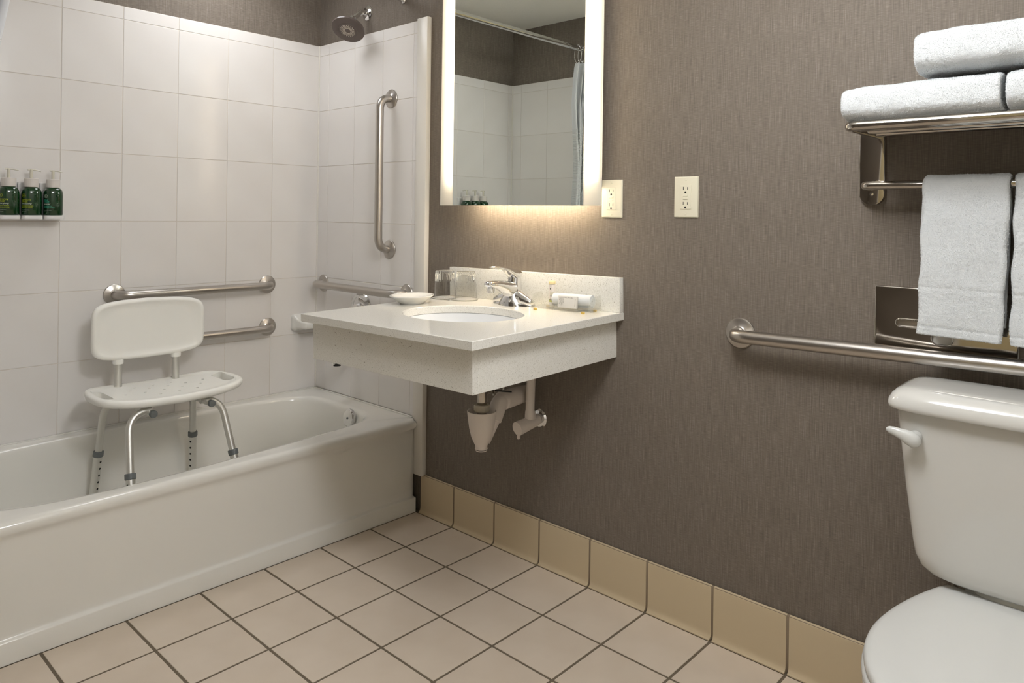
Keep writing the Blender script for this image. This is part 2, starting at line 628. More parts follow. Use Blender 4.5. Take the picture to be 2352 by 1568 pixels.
obj('shade', lathe([(0.0, -0.205), (0.165, -0.205), (0.172, -0.21), (0.172, -0.36), (0.165, -0.365), (0.0, -0.365)], 48), M['drumglow'], cl)
cl = thing('added_tub_fill', 'added unseen fill light shaped as a flat round panel over the bathtub', 'lamp', (TUB_FILL_POS[0], TUB_FILL_POS[1], ZC))
obj('rim', lathe([(0.0, 0.0), (0.222, 0.0), (0.22, -0.005), (0.202, -0.007), (0.0, -0.007)], 40), M['boxwhite'], cl)
obj('lens', lathe([(0.0, -0.0072), (0.200, -0.0072), (0.196, -0.009), (0.0, -0.0095)], 40), M['tubfillglow'], cl)


# ------------------------------------------------------------------ bathtub
def tub():
    t = thing('bathtub', 'white enamel alcove bathtub with flat apron front', 'bathtub', (0, 0, 0))
    y0, y1 = PA + 0.001, -0.0225      # foot end, faucet end
    xb = PX + 0.001
    cx, cy = -0.36, (y0 + y1) / 2
    ZRIM = 0.350
    # angles through the outer corners
    angs = []
    cor = [math.atan2(y - cy, x - cx) for x, y in ((0, y0), (0, y1), (xb, y1), (xb, y0))]
    cor = sorted(a % TAU for a in cor)
    for i in range(4):
        a, b = cor[i], cor[(i + 1) % 4] + (TAU if i == 3 else 0)
        n = 44
        for k in range(n):
            angs.append(a + (b - a) * k / n)

    def outer(x1, ins=0.0):
        out = []
        for a in angs:
            dx, dy = math.cos(a), math.sin(a)
            ts = []
            if dx > 1e-9:
                ts.append((x1 - cx) / dx)
            if dx < -1e-9:
                ts.append((xb - cx) / dx)
            if dy > 1e-9:
                ts.append((y1 - cy) / dy)
            if dy < -1e-9:
                ts.append((y0 - cy) / dy)
            tt = min(ts)
            out.append((cx + dx * tt, cy + dy * tt))
        return out

    def inner(xf, xk, yh, yf, e, bow=0.0):
        """rounded opening: xf front x, xk back x, yh head y, yf foot y"""
        ccx, ccy = (xf + xk) / 2, (yh + yf) / 2
        ax, ay = (xf - xk) / 2, (yh - yf) / 2
        out = []
        for a in angs:
            dx, dy = math.cos(a), math.sin(a)
            lo, hi = 0.0, 2.0
            for _ in range(40):
                mid = (lo + hi) / 2
                px, py = cx + dx * mid - ccx, cy + dy * mid - ccy
                axx = ax
                if px > 0 and bow:
                    s_ = max(-1, min(1, (py + 0.28) / ay))
                    axx = ax + bow * (1 - s_ * s_)
                if abs(px / axx) ** e + abs(py / ay) ** e < 1:
                    lo = mid
                else:
                    hi = mid
            out.append((cx + dx * lo, cy + dy * lo))
        return out

    rings = []
    Z = lambda pts, z: [(x, y, z) for x, y in pts]
    # apron with plinth strip, recessed face and rolled rim
    for x1, z in ((0.0, 0.0), (0.0, 0.053), (-0.0012, 0.0555), (-0.005, 0.0578), (-0.0085, 0.0602), (-0.0102, 0.0635), (-0.0105, 0.068), (-0.011, 0.08), (-0.0075, 0.296), (-0.0068, 0.306), (-0.0045, 0.314), (-0.0015, 0.3195), (0.0, 0.325), (0.0, 0.334), (-0.0015, 0.3405), (-0.0055, 0.3455), (-0.0115, 0.349), (-0.02, ZRIM)):
        rings.append(Z(outer(x1), z))
    top = dict(xf=-0.094, xk=-0.664, yh=-0.098, yf=-1.385, e=5.0, bow=0.032)

    def inn(ins, e=None, dz=0.0):
        return inner(top['xf'] - ins, top['xk'] + ins * 0.6, top['yh'] - ins, top['yf'] + ins * 1.6, e or top['e'], top['bow'])
    for ins, z in ((-0.012, ZRIM), (0.0, ZRIM - 0.0015), (0.006, ZRIM - 0.006), (0.0105, ZRIM - 0.014), (0.014, ZRIM - 0.026), (0.027, 0.24), (0.040, 0.14), (0.052, 0.10), (0.07, 0.082), (0.10, 0.072), (0.15, 0.066)):
        rings.append(Z(inn(ins, 5.0 if z > 0.3 else 4.2), z))
    g = loft(rings, False, True)
    obj('basin', g, M['tub'], t, smooth=50)
    # overflow cover
    ov = obj('overflow_plate', lathe([(0.0, 0.0), (0.034, 0.0), (0.035, 0.003), (0.034, 0.010), (0.030, 0.0135), (0.0, 0.0145)], 40, 'z').xf(Matrix.Translation((-0.287, -0.121, 0.318)) @ Matrix.Rotation(math.radians(81), 4, 'X')), M['chrome'], t)
    obj('screw', lathe([(0.0, 0.0), (0.0045, 0.0), (0.004, 0.002), (0.0, 0.002)], 12, 'z').xf(Matrix.Translation((-0.287, -0.1355, 0.3195)) @ Matrix.Rotation(math.radians(81), 4, 'X')), M['greyplastic'], ov)
    obj('caulk', box((PX + 0.001, y0, ZRIM - 0.001), (PX + 0.006, y1, ZRIM + 0.005), 0.001), M['tub'], t)
    obj('caulk', box((PX + 0.001, PY - 0.0015, ZRIM - 0.001), (-0.03, PY - 0.011, ZRIM + 0.004), 0.001), M['tub'], t)
    return t


tub()


# ------------------------------------------------------------------ grab bars
def grab_bar(label, a, b, nrm, r=0.0158, stand=0.057, fl=0.0375):
    """a, b flange centres on the wall, nrm out of the wall"""
    a, b, n = Vector(a), Vector(b), Vector(nrm)
    t = thing('grab_bar', label, 'grab bar', a)
    d = (b - a).normalized()
    path = fillet([Vector((0, 0, 0)), n * stand, (b - a) + n * stand, (b - a)], 0.050, 10)
    obj('rail', tube(path, r, 20), M['steel'], t)
    q = n.to_track_quat('Z', 'Y').to_matrix().to_4x4()
    prof = [(0.0, 0.0), (fl, 0.0), (fl, 0.003), (fl - 0.002, 0.0055), (fl - 0.006, 0.0068), (r + 0.004, 0.0095), (r + 0.001, 0.0115), (r - 0.002, 0.0115)]
    for p in (Vector((0, 0, 0)), b - a):
        obj('flange', lathe(prof, 40, 'z').xf(Matrix.Translation(p) @ q), M['steel'], t, smooth=30)
    return t


grab_bar('upper level steel grab bar on tub side wall above the shower chair back', (PX, -0.8445, 0.821), (PX, -0.251, 0.821), (1, 0, 0))
grab_bar('lower level steel grab bar on tub side wall, half hidden by the shower chair back', (PX, -0.84, 0.643), (PX, -0.247, 0.643), (1, 0, 0))
grab_bar('upright steel grab bar on tiled wall under the shower head', (-0.192, PY, 1.5807), (-0.192, PY, 0.9845), (0, -1, 0))
grab_bar('level steel grab bar on tiled end wall above the shower valve', (-0.655, PY, 0.817), (-0.08, PY, 0.817), (0, -1, 0))
grab_bar('long level steel grab bar on brown wallpaper behind the toilet', (1.2787, 0.0, 0.826), (2.19, 0.0, 0.843), (0, -1, 0), 0.0168, 0.062, 0.040)


# ------------------------------------------------------------------ shower head, valve, spout, rod, soap dish
def shower():
    t = thing('wall_shower', 'round grey shower head on a short chrome arm', 'shower', (-0.3738, 0.0, 1.956))
    obj('flange', lathe([(0.0, 0.0), (0.031, 0.0), (0.031, 0.003), (0.027, 0.007), (0.016, 0.010), (0.011, 0.011)], 36, '-y'), M['chrome'], t)
    path = fillet([(0, 0, 0), (0, -0.03, -0.002), (0.006, -0.085, -0.046)], 0.03, 8)
    obj('arm', tube(path, 0.0105, 18), M['chrome'], t)
    c = Vector((0.030, -0.115, -0.094))
    nrm = Vector((0.287, -0.507, -0.898)).normalized()
    q = Matrix.Translation(c) @ nrm.to_track_quat('Z', 'Y').to_matrix().to_4x4()
    h = obj('head', lathe([(0.0, -0.04), (0.012, -0.04), (0.015, -0.030), (0.020, -0.022), (0.046, -0.014), (0.064, -0.006), (0.067, 0.0), (0.0655, 0.005), (0.048, 0.0075), (0.038, 0.0065), (0.036, 0.009), (0.032, 0.0095), (0.0, 0.0095)], 56, 'z').xf(q), M['showergrey'], t, smooth=30)
    g = G()
    for k in range(22):
        for (rr, off) in ((0.0135, 0.0), (0.0185, 0.16), (0.0235, 0.32), (0.0282, 0.48)):
            a = TAU * k / 22 + off
            b = lathe([(0.0021, 0.009), (0.0018, 0.0118), (0.0, 0.0118)], 6, 'z', (rr * math.cos(a), rr * math.sin(a), 0))
            g.add(b.v, b.f)
    tag(obj('nozzles', g.xf(q), M['nozzle'], h), kind='stuff')
    obj('collar', tube([(0.004, -0.078, -0.040), (0.022, -0.102, -0.066)], 0.0145, 18), M['chrome'], t)


shower()


def valve():
    t = thing('shower_valve', 'round chrome shower valve plate with lever below the level grab bar', 'valve', (-0.3737, PY, 0.7339))
    obj('plate', lathe([(0.0, 0.0), (0.066, 0.0), (0.066, 0.003), (0.062, 0.008), (0.050, 0.011), (0.047, 0.009), (0.036, 0.012), (0.0, 0.013)], 48, '-y'), M['chrome'], t, smooth=25)
    obj('hub', lathe([(0.024, 0.010), (0.022, 0.022), (0.019, 0.032), (0.0, 0.034)], 32, '-y'), M['chrome'], t)
    obj('lever', tube([(0, -0.026, 0.0), (0.0, -0.034, -0.03), (0.0, -0.046, -0.075)], [0.011, 0.010, 0.007], 14), M['chrome'], t)


valve()


def spout():
    t = thing('tub_spout', 'chrome tub spout on the tiled end wall under the valve', 'spout', (-0.4, PY, 0.545))
    rings = []
    for y, z, a, b in ((0.0, 0.0, 0.03, 0.03), (-0.01, 0.0, 0.03, 0.03), (-0.03, 0.002, 0.026, 0.028), (-0.08, 0.002, 0.024, 0.027), (-0.105, -0.003, 0.023, 0.030), (-0.118, -0.008, 0.021, 0.028), (-0.122, -0.010, 0.012, 0.016)):
        rings.append([(a * math.cos(TAU * k / 28), y, z + b * math.sin(TAU * k / 28)) for k in range(28)])
    obj('body', loft(rings), M['chrome'], t, smooth=50)
    obj('outlet', lathe([(0.0, -0.045), (0.015, -0.045), (0.016, -0.040), (0.017, -0.02)], 20, 'z', (0, -0.098, 0.005)), M['dark'], t)


spout()

rod = thing('curtain_rod', 'straight chrome shower curtain rod across the tub, reflected in the mirror', 'rod', (-0.14, 0.0, 1.975))
obj('rail', tube([(0, 0, 0), (0, YA, 0)], 0.0128, 20), M['chrome'], rod)
for (yy, ax) in ((0.0, '-y'), (YA, 'y')):
    obj('flange', lathe([(0.0, 0.0), (0.024, 0.0), (0.024, 0.004), (0.018, 0.012), (0.0155, 0.03), (0.0128, 0.031)], 32, ax, (0, yy, 0)), M['chrome'], rod)


def curtain():
    t = thing('shower_curtain', 'white shower curtain gathered at the far end of the rod', 'curtain', (-0.14, -1.37, 0.0))
    n = 110

    def sheet(z0, z1, nz, off):
        rings = []
        for i in range(nz + 1):
            z = z0 + (z1 - z0) * i / nz
            k = (1.90 - z) / 1.6
            ring = []
            for j in range(n):
                s = j / (n - 1)
                y = 0.068 - 0.135 * s + 0.004 - 0.05 * min(1.0, max(0.0, (k - 0.13) / 0.19)) * (1 - s)
                x = 0.022 * (1 - 0.3 * k) * math.sin(s * TAU * 4.5 + 0.8) - 0.085 * max(k, 0.0) ** 0.6 - 0.002 + 0.015 * math.sin(s * 5 + k * 4)
                ring.append((x, y + 0.006 * math.sin(s * TAU * 9 + k * 3), z))
            rings.append(ring)
        g = loft(rings, False, False, closed=False)
        g2 = G().add(g.v, g.f)
        m = len(g.v)
        back = [(p[0] - off, p[1], p[2]) for p in g.v]
        g2.add(back, [tuple(reversed(f)) for f in g.f])
        # close the rim
        R = nz + 1
        for i in range(nz):
            for j in (0, n - 1):
                a, b = i * n + j, (i + 1) * n + j
                g2.f.append((a, b, b + m, a + m))
        for j in range(n - 1):
            for i in (0, nz):
                a, b = i * n + j, i * n + j + 1
                g2.f.append((a, b, b + m, a + m))
        return g2
    obj('top_panel', sheet(1.90, 1.57, 14, 0.0012), M['curtain'], t, smooth=80)
    obj('waffle_panel', sheet(1.57, 0.42, 40, 0.0012), M['waffle'], t, smooth=80)
    for k in range(5):
        obj('ring', tube([(0.0, 0.06 - 0.03 * k, 1.975 - 0.035 + 0.048 * math.cos(a)) if False else (0.022 * math.sin(a), 0.058 - 0.029 * k, 1.946 + 0.046 * math.cos(a)) for a in [TAU * q / 20 for q in range(21)]], 0.0016, 8, False), M['chrome'], t)


curtain()

sd = thing('soap_dish', 'white ceramic soap dish on tub side wall near the corner', 'soap dish', (PX, -0.075, 0.648))
rings = []
for x, a, b, zz in ((0.0, 0.062, 0.036, 0.0), (0.012, 0.062, 0.036, 0.0), (0.018, 0.058, 0.031, 0.0), (0.03, 0.052, 0.022, -0.004), (0.06, 0.050, 0.018, -0.006), (0.085, 0.046, 0.016, -0.006), (0.092, 0.040, 0.011, -0.006)):
    rings.append([(x, u, v + zz) for u, v in rrect(a, b, min(a, b) * 0.45, 5)])
obj('body', loft(rings), M['porcelain'], sd, smooth=50)
obj('recess', box((0.024, -0.036, 0.0105), (0.078, 0.036, 0.0135), 0.001), M['wallgrout'], sd)


# ------------------------------------------------------------------ text helper
def textmesh(s, size, fn, mat_, parent, name='print', shear=0.0, res=2, width=None):
    cu = bpy.data.curves.new('txt', 'FONT')
    cu.body = s
    cu.size = size
    cu.shear = shear
    cu.resolution_u = res
    ob = bpy.data.objects.new('txt', cu)
    COL.objects.link(ob)
    dg = bpy.context.evaluated_depsgraph_get()
    me = bpy.data.meshes.new_from_object(ob.evaluated_get(dg))
    bpy.data.objects.remove(ob, do_unlink=True)
    bpy.data.curves.remove(cu)
    xs_ = [v.co.x for v in me.vertices]
    if not xs_:
        return None
    sc = (width / max(xs_)) if width else 1.0
    for v in me.vertices:
        v.co = Vector(fn(v.co.x * sc, v.co.y))
    me.name = name
    me.materials.clear()
    me.materials.append(mat_)
    o = bpy.data.objects.new(name, me)
    COL.objects.link(o)
    o.parent = parent
    return o


# ------------------------------------------------------------------ wall rack with three pump bottles
def bottles():
    ZB = 1.092
    t = thing('bottle_rack', 'white plastic three bottle rack screwed to the tiled wall', 'rack', (PX, -1.115, ZB))
    ysp = (0.0625, 0.0, -0.0625)
    for dy in ysp:
        obj('cup', prism([(0.036 + u, dy + v) for u, v in rrect(0.033, 0.0300, 0.012, 5)], 0.0, 0.013, lambda u, v, h: (u, v, h), 0.002), M['rackplastic'], t)
        obj('back_column', prism([(dy + u, 0.062 + v) for u, v in rrect(0.0305, 0.060, 0.004, 3)], 0.0, 0.012, lambda u, v, h: (h, u, v), 0.002), M['rackplastic'], t)
    R = 0.0285
    data = [('green pump bottle with teal lettering, at the end of the rack by the grab bars', 'TEA\nTREE', 'special', 'SHAMPOO\nSHAMPOOING', M['inkcyan']),
            ('green pump bottle with yellow lettering, in the middle of the rack', 'LEMON\nSAGE', 'thickening', 'CONDITIONER\nREVITALISANT', M['inkyellow']),
            ('green pump bottle with yellow lettering, at the curtain end of the rack', 'LEMON\nSAGE', 'energizing', 'BODY WASH\nGEL DOUCHE', M['inkyellow'])]
    for dy, (lab, t1, t2, t3, ink) in zip(ysp, data):
        b = thing('pump_bottle', lab, 'bottle', (PX + 0.043, -1.115 + dy, ZB + 0.0132), 'pump bottles in the wall rack')
        rings = []
        for z, k in ((0.0, 0.93), (0.003, 1.0), (0.068, 1.0), (0.075, 0.985), (0.082, 0.93), (0.0875, 0.83), (0.0905, 0.68), (0.0915, 0.6)):
            rings.append(sring(0, 0, z, R * k * 0.95, R * k, 44, 2.6))
        obj('body', loft(rings), M['greenbottle'], b, smooth=60)
        obj('collar', lathe([(0.0175, 0.0915), (0.0205, 0.093), (0.0208, 0.119), (0.0195, 0.1205), (0.0, 0.1205)], 36), M['cap'], b)
        obj('stem', lathe([(0.0048, 0.12), (0.0046, 0.150), (0.0, 0.150)], 16), M['pump'], b)
        obj('spout', tube(fillet([(0, -0.010, 0.149), (0, 0.012, 0.1487), (0, 0.0275, 0.1455)], 0.02, 4), [0.0022] * 6 + [0.0016], 10), M['pump'], b)
        # lettering wrapped on the side that faces the room (towards +x, -y a little)
        A0 = math.radians(-68)
        rr = R + 0.0003

        def wrap(z0, u0=0.0):
            def fn(u, v):
                a = A0 + (u + u0) / rr
                c, s = math.cos(a), math.sin(a)
                e = 2.6
                k = (abs(c / (0.95 * R)) ** e + abs(s / R) ** e) ** (-1 / e) + 0.0004
                return (k * c, k * s, z0 + v)
            return fn
        lines = []
        textmesh(t1.split('\n')[0], 0.0078, wrap(0.0475), ink, b)
        textmesh(t1.split('\n')[1], 0.0078, wrap(0.0418), ink, b)
        textmesh(t2, 0.0070, wrap(0.0355), M['inkwhite'], b, shear=0.35)
        textmesh(t3.split('\n')[0], 0.0050, wrap(0.0285), ink, b)
        textmesh(t3.split('\n')[1], 0.0050, wrap(0.0235), ink, b)
        textmesh('PAUL MITCHELL', 0.0032, wrap(0.0155), M['inkwhite'], b)
        textmesh('300 ml  10.14 oz', 0.0022, wrap(0.0105), M['inkwhite'], b)
        # round emblem: ring with small mark
        ring = G()
        n = 28
        f = wrap(0.0635, 0.0065)
        v = []
        for k in range(n):
            a = TAU * k / n
            v.append(f(0.0060 * math.cos(a), 0.0060 * math.sin(a)))
            v.append(f(0.0053 * math.cos(a), 0.0053 * math.sin(a)))
        ring.add(v, [(2 * k, 2 * ((k + 1) % n), 2 * ((k + 1) % n) + 1, 2 * k + 1) for k in range(n)])
        for (u, vv, ww) in ((-0.0015, 0.0015, 0.003), (-0.003, 0.0002, 0.006), (-0.003, -0.0018, 0.006)):
            ring.add([f(u, vv), f(u + ww, vv), f(u + ww, vv + 0.0009), f(u, vv + 0.0009)], [(0, 1, 2, 3)])
        obj('emblem', ring, M['inkwhite'] if ink is M['inkcyan'] else ink, b)


bottles()


# ------------------------------------------------------------------ shower chair
def chair():
    cx, cy = -0.468, -0.770
    ZF = 0.073
    t = thing('shower_chair', 'ivory plastic shower chair with aluminium legs standing in the bathtub', 'chair', (cx, cy, ZF))
    P = lambda x, y, z: (x - cx, y - cy, z - ZF)

    def hw(s):                       # half depth limits: back edge, front edge for |y| fraction s
        return s
    # seat: outline in (y,x): dished board with bowed front and grip holes
    n = 72
    ZS = 0.515

    def outline(k, ins=0.0):
        a = TAU * k / n
        e = 5.0
        c, s = math.cos(a), math.sin(a)
        hy = 0.244 - ins
        yy = hy * math.copysign(abs(c) ** (2 / e), c)
        fx = 0.150 - ins
        xx = fx * math.copysign(abs(s) ** (2 / e), s)
        q = yy / 0.248
        if xx > 0:
            xx += 0.030 * (1 - q * q) - 0.018
        else:
            xx -= 0.0 + 0.004 * (1 - q * q)
            yy *= 1.0 + 0.10 * (xx / 0.15)
        return xx, yy

    def dish(y):                     # ends lift a little
        return 0.014 * (abs(y) / 0.248) ** 2.2
    x0, y0 = -0.470, cy
    rings = []
    for ins, dz in ((0.10, -0.026), (0.03, -0.027), (0.012, -0.0265), (0.004, -0.023), (0.0, -0.016), (0.0, -0.009), (0.003, -0.003), (0.009, 0.0), (0.018, 0.0), (0.0215, -0.0025), (0.024, -0.0045), (0.05, -0.005), (0.10, -0.005)):
        ring = []
        for k in range(n):
            x, y = outline(k, ins)
            ring.append((x0 + x - cx, y + 0.012, ZS + dz + dish(y) - ZF))
        rings.append(ring)
    seat = obj('seat', loft(rings), M['chairplastic'], t, smooth=60)
    # grip holes at both ends: real openings cut by a boolean
    cut = G()
    for s in (-1, 1):
        o = [(u * 1.0, v) for u, v in rrect(0.066, 0.0185, 0.0180, 6)]
        c_ = prism([(x0 - cx + 0.002 + u, s * 0.203 + 0.012 + v) for u, v in o], ZS - 0.06 - ZF, ZS + 0.06 - ZF, lambda u, v, h: (u, v, h))
        cut.add(c_.v, c_.f)
    for r_ in range(4):
        for q in range(5):
            if (r_ in (0, 3)) and q in (0, 4):
                continue
            hx, hy = x0 - cx - 0.075 + 0.048 * r_, -0.124 + 0.062 * q + (0.031 if r_ % 2 else 0)
            c_ = lathe([(0.0052, ZS - 0.06 - ZF), (0.0052, ZS + 0.06 - ZF)], 10, 'z', (hx, hy, 0))
            cut.add(c_.v, c_.f)
    co = obj('cutter', cut, None, None, smooth=None)
    co.parent = t
    md = seat.modifiers.new('holes', 'BOOLEAN')
    md.operation = 'DIFFERENCE'
    md.solver = 'EXACT'
    md.object = co
    bpy.context.view_layer.update()
    dg = bpy.context.evaluated_depsgraph_get()
    me = bpy.data.meshes.new_from_object(seat.evaluated_get(dg))
    seat.modifiers.clear()
    seat.data = me
    me.materials.clear()
    me.materials.append(M['chairplastic'])
    me.shade_smooth()
    me.set_sharp_from_angle(angle=math.radians(50))
    bpy.data.objects.remove(co, do_unlink=True)

    # backrest: pillowed, curved panel
    bxp, zc = -0.596, 0.709
    N = 80

    def bring(ins, dx):
        ring = []
        for k in range(N):
            a = TAU * k / N
            e = 6.5
            c, s = math.cos(a), math.sin(a)
            yy = (0.190 - ins) * math.copysign(abs(c) ** (2 / e), c)
            zz = (0.094 - ins) * math.copysign(abs(s) ** (2 / e), s)
            zz += 0.012 * (1 - (yy / 0.19) ** 2) * (1 if zz > 0 else -1) * min(1, abs(zz) / 0.05)
            bend = 0.020 * (yy / 0.19) ** 2
            ring.append((bxp - cx + dx + bend, yy, zc + zz - ZF))
        return ring
    def bscale(q):                   # inner rings shrink towards the middle of the panel
        ring = []
        for (x, y, z) in bring(0.0155, 0.0115):
            yy, zz = y * q, (z + ZF - zc) * q
            ring.append((bxp - cx + 0.0115 + 0.020 * (yy / 0.19) ** 2, yy, zc + zz - ZF))
        return ring
    obj('backrest', loft([bring(0.06, -0.012), bring(0.012, -0.013), bring(0.003, -0.010), bring(0.0, -0.004), bring(0.0, 0.004), bring(0.003, 0.010), bring(0.008, 0.013), bring(0.013, 0.0135), bring(0.0155, 0.0115)] + [bscale(q) for q in (0.8, 0.55, 0.3, 0.1)]), M['chairplastic'], t, smooth=60)
    for s in (-1, 1):
        yb = s * 0.098
        obj('back_post', tube([(bxp - cx, yb, 0.62 - ZF), (bxp - cx - 0.001, yb, 0.55 - ZF), (bxp - cx + 0.004, yb, 0.475 - ZF), (bxp - cx + 0.02, yb * 1.05, 0.465 - ZF)], 0.0125, 18), M['alu'], t)
        obj('post_socket', lathe([(0.0165, 0.592 - ZF), (0.0172, 0.598 - ZF), (0.0172, 0.609 - ZF), (0.0, 0.609 - ZF)], 24, 'z', (bxp - cx, yb, 0)), M['chairplastic'], t)
        # rail under the seat, running front to back, with grey end plug
        ry = s * 0.096 + 0.012
        obj('seat_rail', tube([(bxp - cx + 0.02, ry, 0.467 - ZF), (-0.327 - cx, ry, 0.467 - ZF)], 0.0115, 16), M['alu'], t)
        obj('end_plug', lathe([(0.0, 0.0), (0.0118, 0.0), (0.0122, 0.004), (0.0122, 0.010), (0.0105, 0.013), (0.0, 0.0135)], 20, 'x', (-0.329 - cx, ry, 0.467 - ZF)), M['greyplastic'], t)
    # legs: bent tube, collar, pierced lower tube, rubber foot
    for (xt, xf, kind) in ((-0.350, -0.205, 'f'), (-0.565, -0.612, 'r')):
        for s in (-1, 1):
            top_y, mid_y, foot_y = s * 0.080, s * 0.150, s * 0.185
            if kind == 'r':
                foot_y = s * 0.172
            a = Vector(P(xt, cy + top_y, 0.4765))
            b = Vector(P(xt, cy + mid_y, 0.4765))
            f = Vector(P(xf, cy + foot_y, ZF + 0.018))
            path = fillet([a, b, f], 0.075, 12)
            # split at the collar height
            zc_ = 0.296 - ZF
            k = (b.z - zc_) / (b.z - f.z)
            cpt = b.lerp(f, k)
            up = [p for p in path if p.z > zc_ - 1e-6] + [cpt]
            leg = obj('leg', tube(up, 0.0115, 18), M['alu'], t)
            dd = (f - b).normalized()
            obj('lower_tube', tube([cpt - dd * 0.004, f], 0.0138, 18), M['alu'], leg)
            obj('collar', tube([cpt - dd * 0.0095, cpt - dd * 0.0075, cpt + dd * 0.0075, cpt + dd * 0.0095], [0.0148, 0.0165, 0.0165, 0.0148], 20), M['greyplastic'], leg)
            obj('rubber_foot', lathe([(0.0, -0.02), (0.021, -0.02), (0.022, -0.014), (0.018, 0.006), (0.0162, 0.022), (0.0, 0.022)], 20, 'z', (f.x, f.y, f.z)), M['greyplastic'], leg)
            hg = G()
            side = Vector((0.55, -0.83, 0)).normalized() if (s > 0 or kind == 'f') else Vector((0.9, 0.45, 0)).normalized()
            side = (side - dd * side.dot(dd)).normalized()
            for q in range(6):
                c0 = cpt + dd * (0.026 + 0.0235 * q)
                e_ = lathe([(0.0036, 0.0), (0.0036, 0.0005), (0.0, 0.0005)], 10, 'z').xf(Matrix.Translation(c0 + side * 0.01372) @ side.to_track_quat('Z', 'Y').to_matrix().to_4x4())
                hg.add(e_.v, e_.f)
            tag(obj('adjust_holes', hg, M['dark'], leg), kind='stuff')


chair()


# ------------------------------------------------------------------ vanity counter (tilted a little, as it hangs)
CT = Vector((0.5434, -0.31, 0.0))
TX, TY = 0.0184, -0.0136       # tilt about x and y
ZT = 0.8434 + 0.0136 * (0.5434 - 0.9115) - 0.0184 * 0.31      # top height at the centre
vroot = thing('vanity_counter', 'speckled cream quartz wall-hung vanity counter with deep apron and undermount basin', 'counter', (CT.x, CT.y, ZT), rot=(TX, TY, 0))


def ctop(x, y):
    """height of the counter top at world x, y"""
    return 0.8434 + 0.0136 * (x - 0.9115) + 0.0184 * y


HX, HYF, HYB = 0.3695, -0.314, 0.3095
BC = (0.004, 0.0)               # basin centre, local
BA, BB = 0.205, 0.155


def vanity():
    # slab with elliptical opening, built as ring between rectangle and ellipse
    n = 96
    cor = [math.atan2(y - BC[1], x - BC[0]) % TAU for x, y in ((HX, HYB), (-HX, HYB), (-HX, HYF), (HX, HYF))]
    angs = sorted(set([TAU * k / n for k in range(n)] + cor))

    def rect(ins):
        out = []
        for a in angs:
            dx, dy = math.cos(a), math.sin(a)
            ts = []
            if abs(dx) > 1e-9:
                ts.append(((HX - ins if dx > 0 else -HX + ins) - BC[0]) / dx)
            if abs(dy) > 1e-9:
                ts.append(((HYB - ins if dy > 0 else HYF + ins) - BC[1]) / dy)
            tt = min(q for q in ts if q > 0)
            out.append((BC[0] + dx * tt, BC[1] + dy * tt))
        return out

    def ell(a_, b_):
        out = []
        for a in angs:
            dx, dy = math.cos(a), math.sin(a)
            tt = 1 / math.sqrt((dx / a_) ** 2 + (dy / b_) ** 2)
            out.append((BC[0] + dx * tt, BC[1] + dy * tt))
        return out
    Z = lambda p, z: [(x, y, z) for x, y in p]
    th = 0.0235
    rings = [Z(ell(BA, BB), -th), Z(rect(0.0015), -th), Z(rect(0.0), -th + 0.0015), Z(rect(0.0), -0.0015), Z(rect(0.0015), 0.0), Z(ell(BA + 0.002, BB + 0.002), 0.0), Z(ell(BA, BB), -0.002), Z(ell(BA, BB), -th)]
    obj('top_slab', loft(rings, False, False), M['quartz'], vroot, smooth=30)
    # apron boards
    s, hb = 0.0255, 0.112
    for nm, a, b in (('apron_board', (-HX + s, HYF + s, -th - hb), (HX - s, HYF + s + 0.02, -th)),
                     ('apron_board', (HX - s - 0.02, HYF + s + 0.02, -th - hb), (HX - s, HYB, -th)),
                     ('apron_board', (-HX + s, HYF + s + 0.02, -th - hb), (-HX + s + 0.02, HYB, -th))):
        obj(nm, box(a, b, 0.0008, 1), M['quartz'], vroot)
    # backsplash
    obj('backsplash', box((-HX, HYB - 0.020, 0.0002), (HX, HYB, 0.1035), 0.0012), M['quartz'], vroot)
    # basin
    ring = []
    for k, z in ((1.06, -th - 0.0005), (1.06, -th - 0.012), (1.0, -th - 0.012), (0.985, -th - 0.001), (0.975, -0.035), (0.95, -0.06), (0.88, -0.09), (0.74, -0.115), (0.5, -0.13), (0.2, -0.137), (0.11, -0.138)):
        ring.append(Z(ell(BA * k, BB * k), z))
    inn_ = loft(ring[3:], False, True)
    out_ = loft([Z(ell(BA * k, BB * k), z) for k, z in ((0.985, -th - 0.001), (1.03, -th - 0.001), (1.0, -0.06), (0.9, -0.11), (0.6, -0.1340), (0.13, -0.1450))], False, True)
    g = G().add(inn_.v, inn_.f).add(out_.v, out_.f)
    ba = obj('basin', g, M['basin'], vroot, smooth=60)
    obj('drain_ring', lathe([(0.0, -0.137), (0.022, -0.137), (0.023, -0.1345), (0.018, -0.1335), (0.0, -0.1345)], 28, 'z', (BC[0], BC[1], 0.001)), M['chrome'], ba)


vanity()


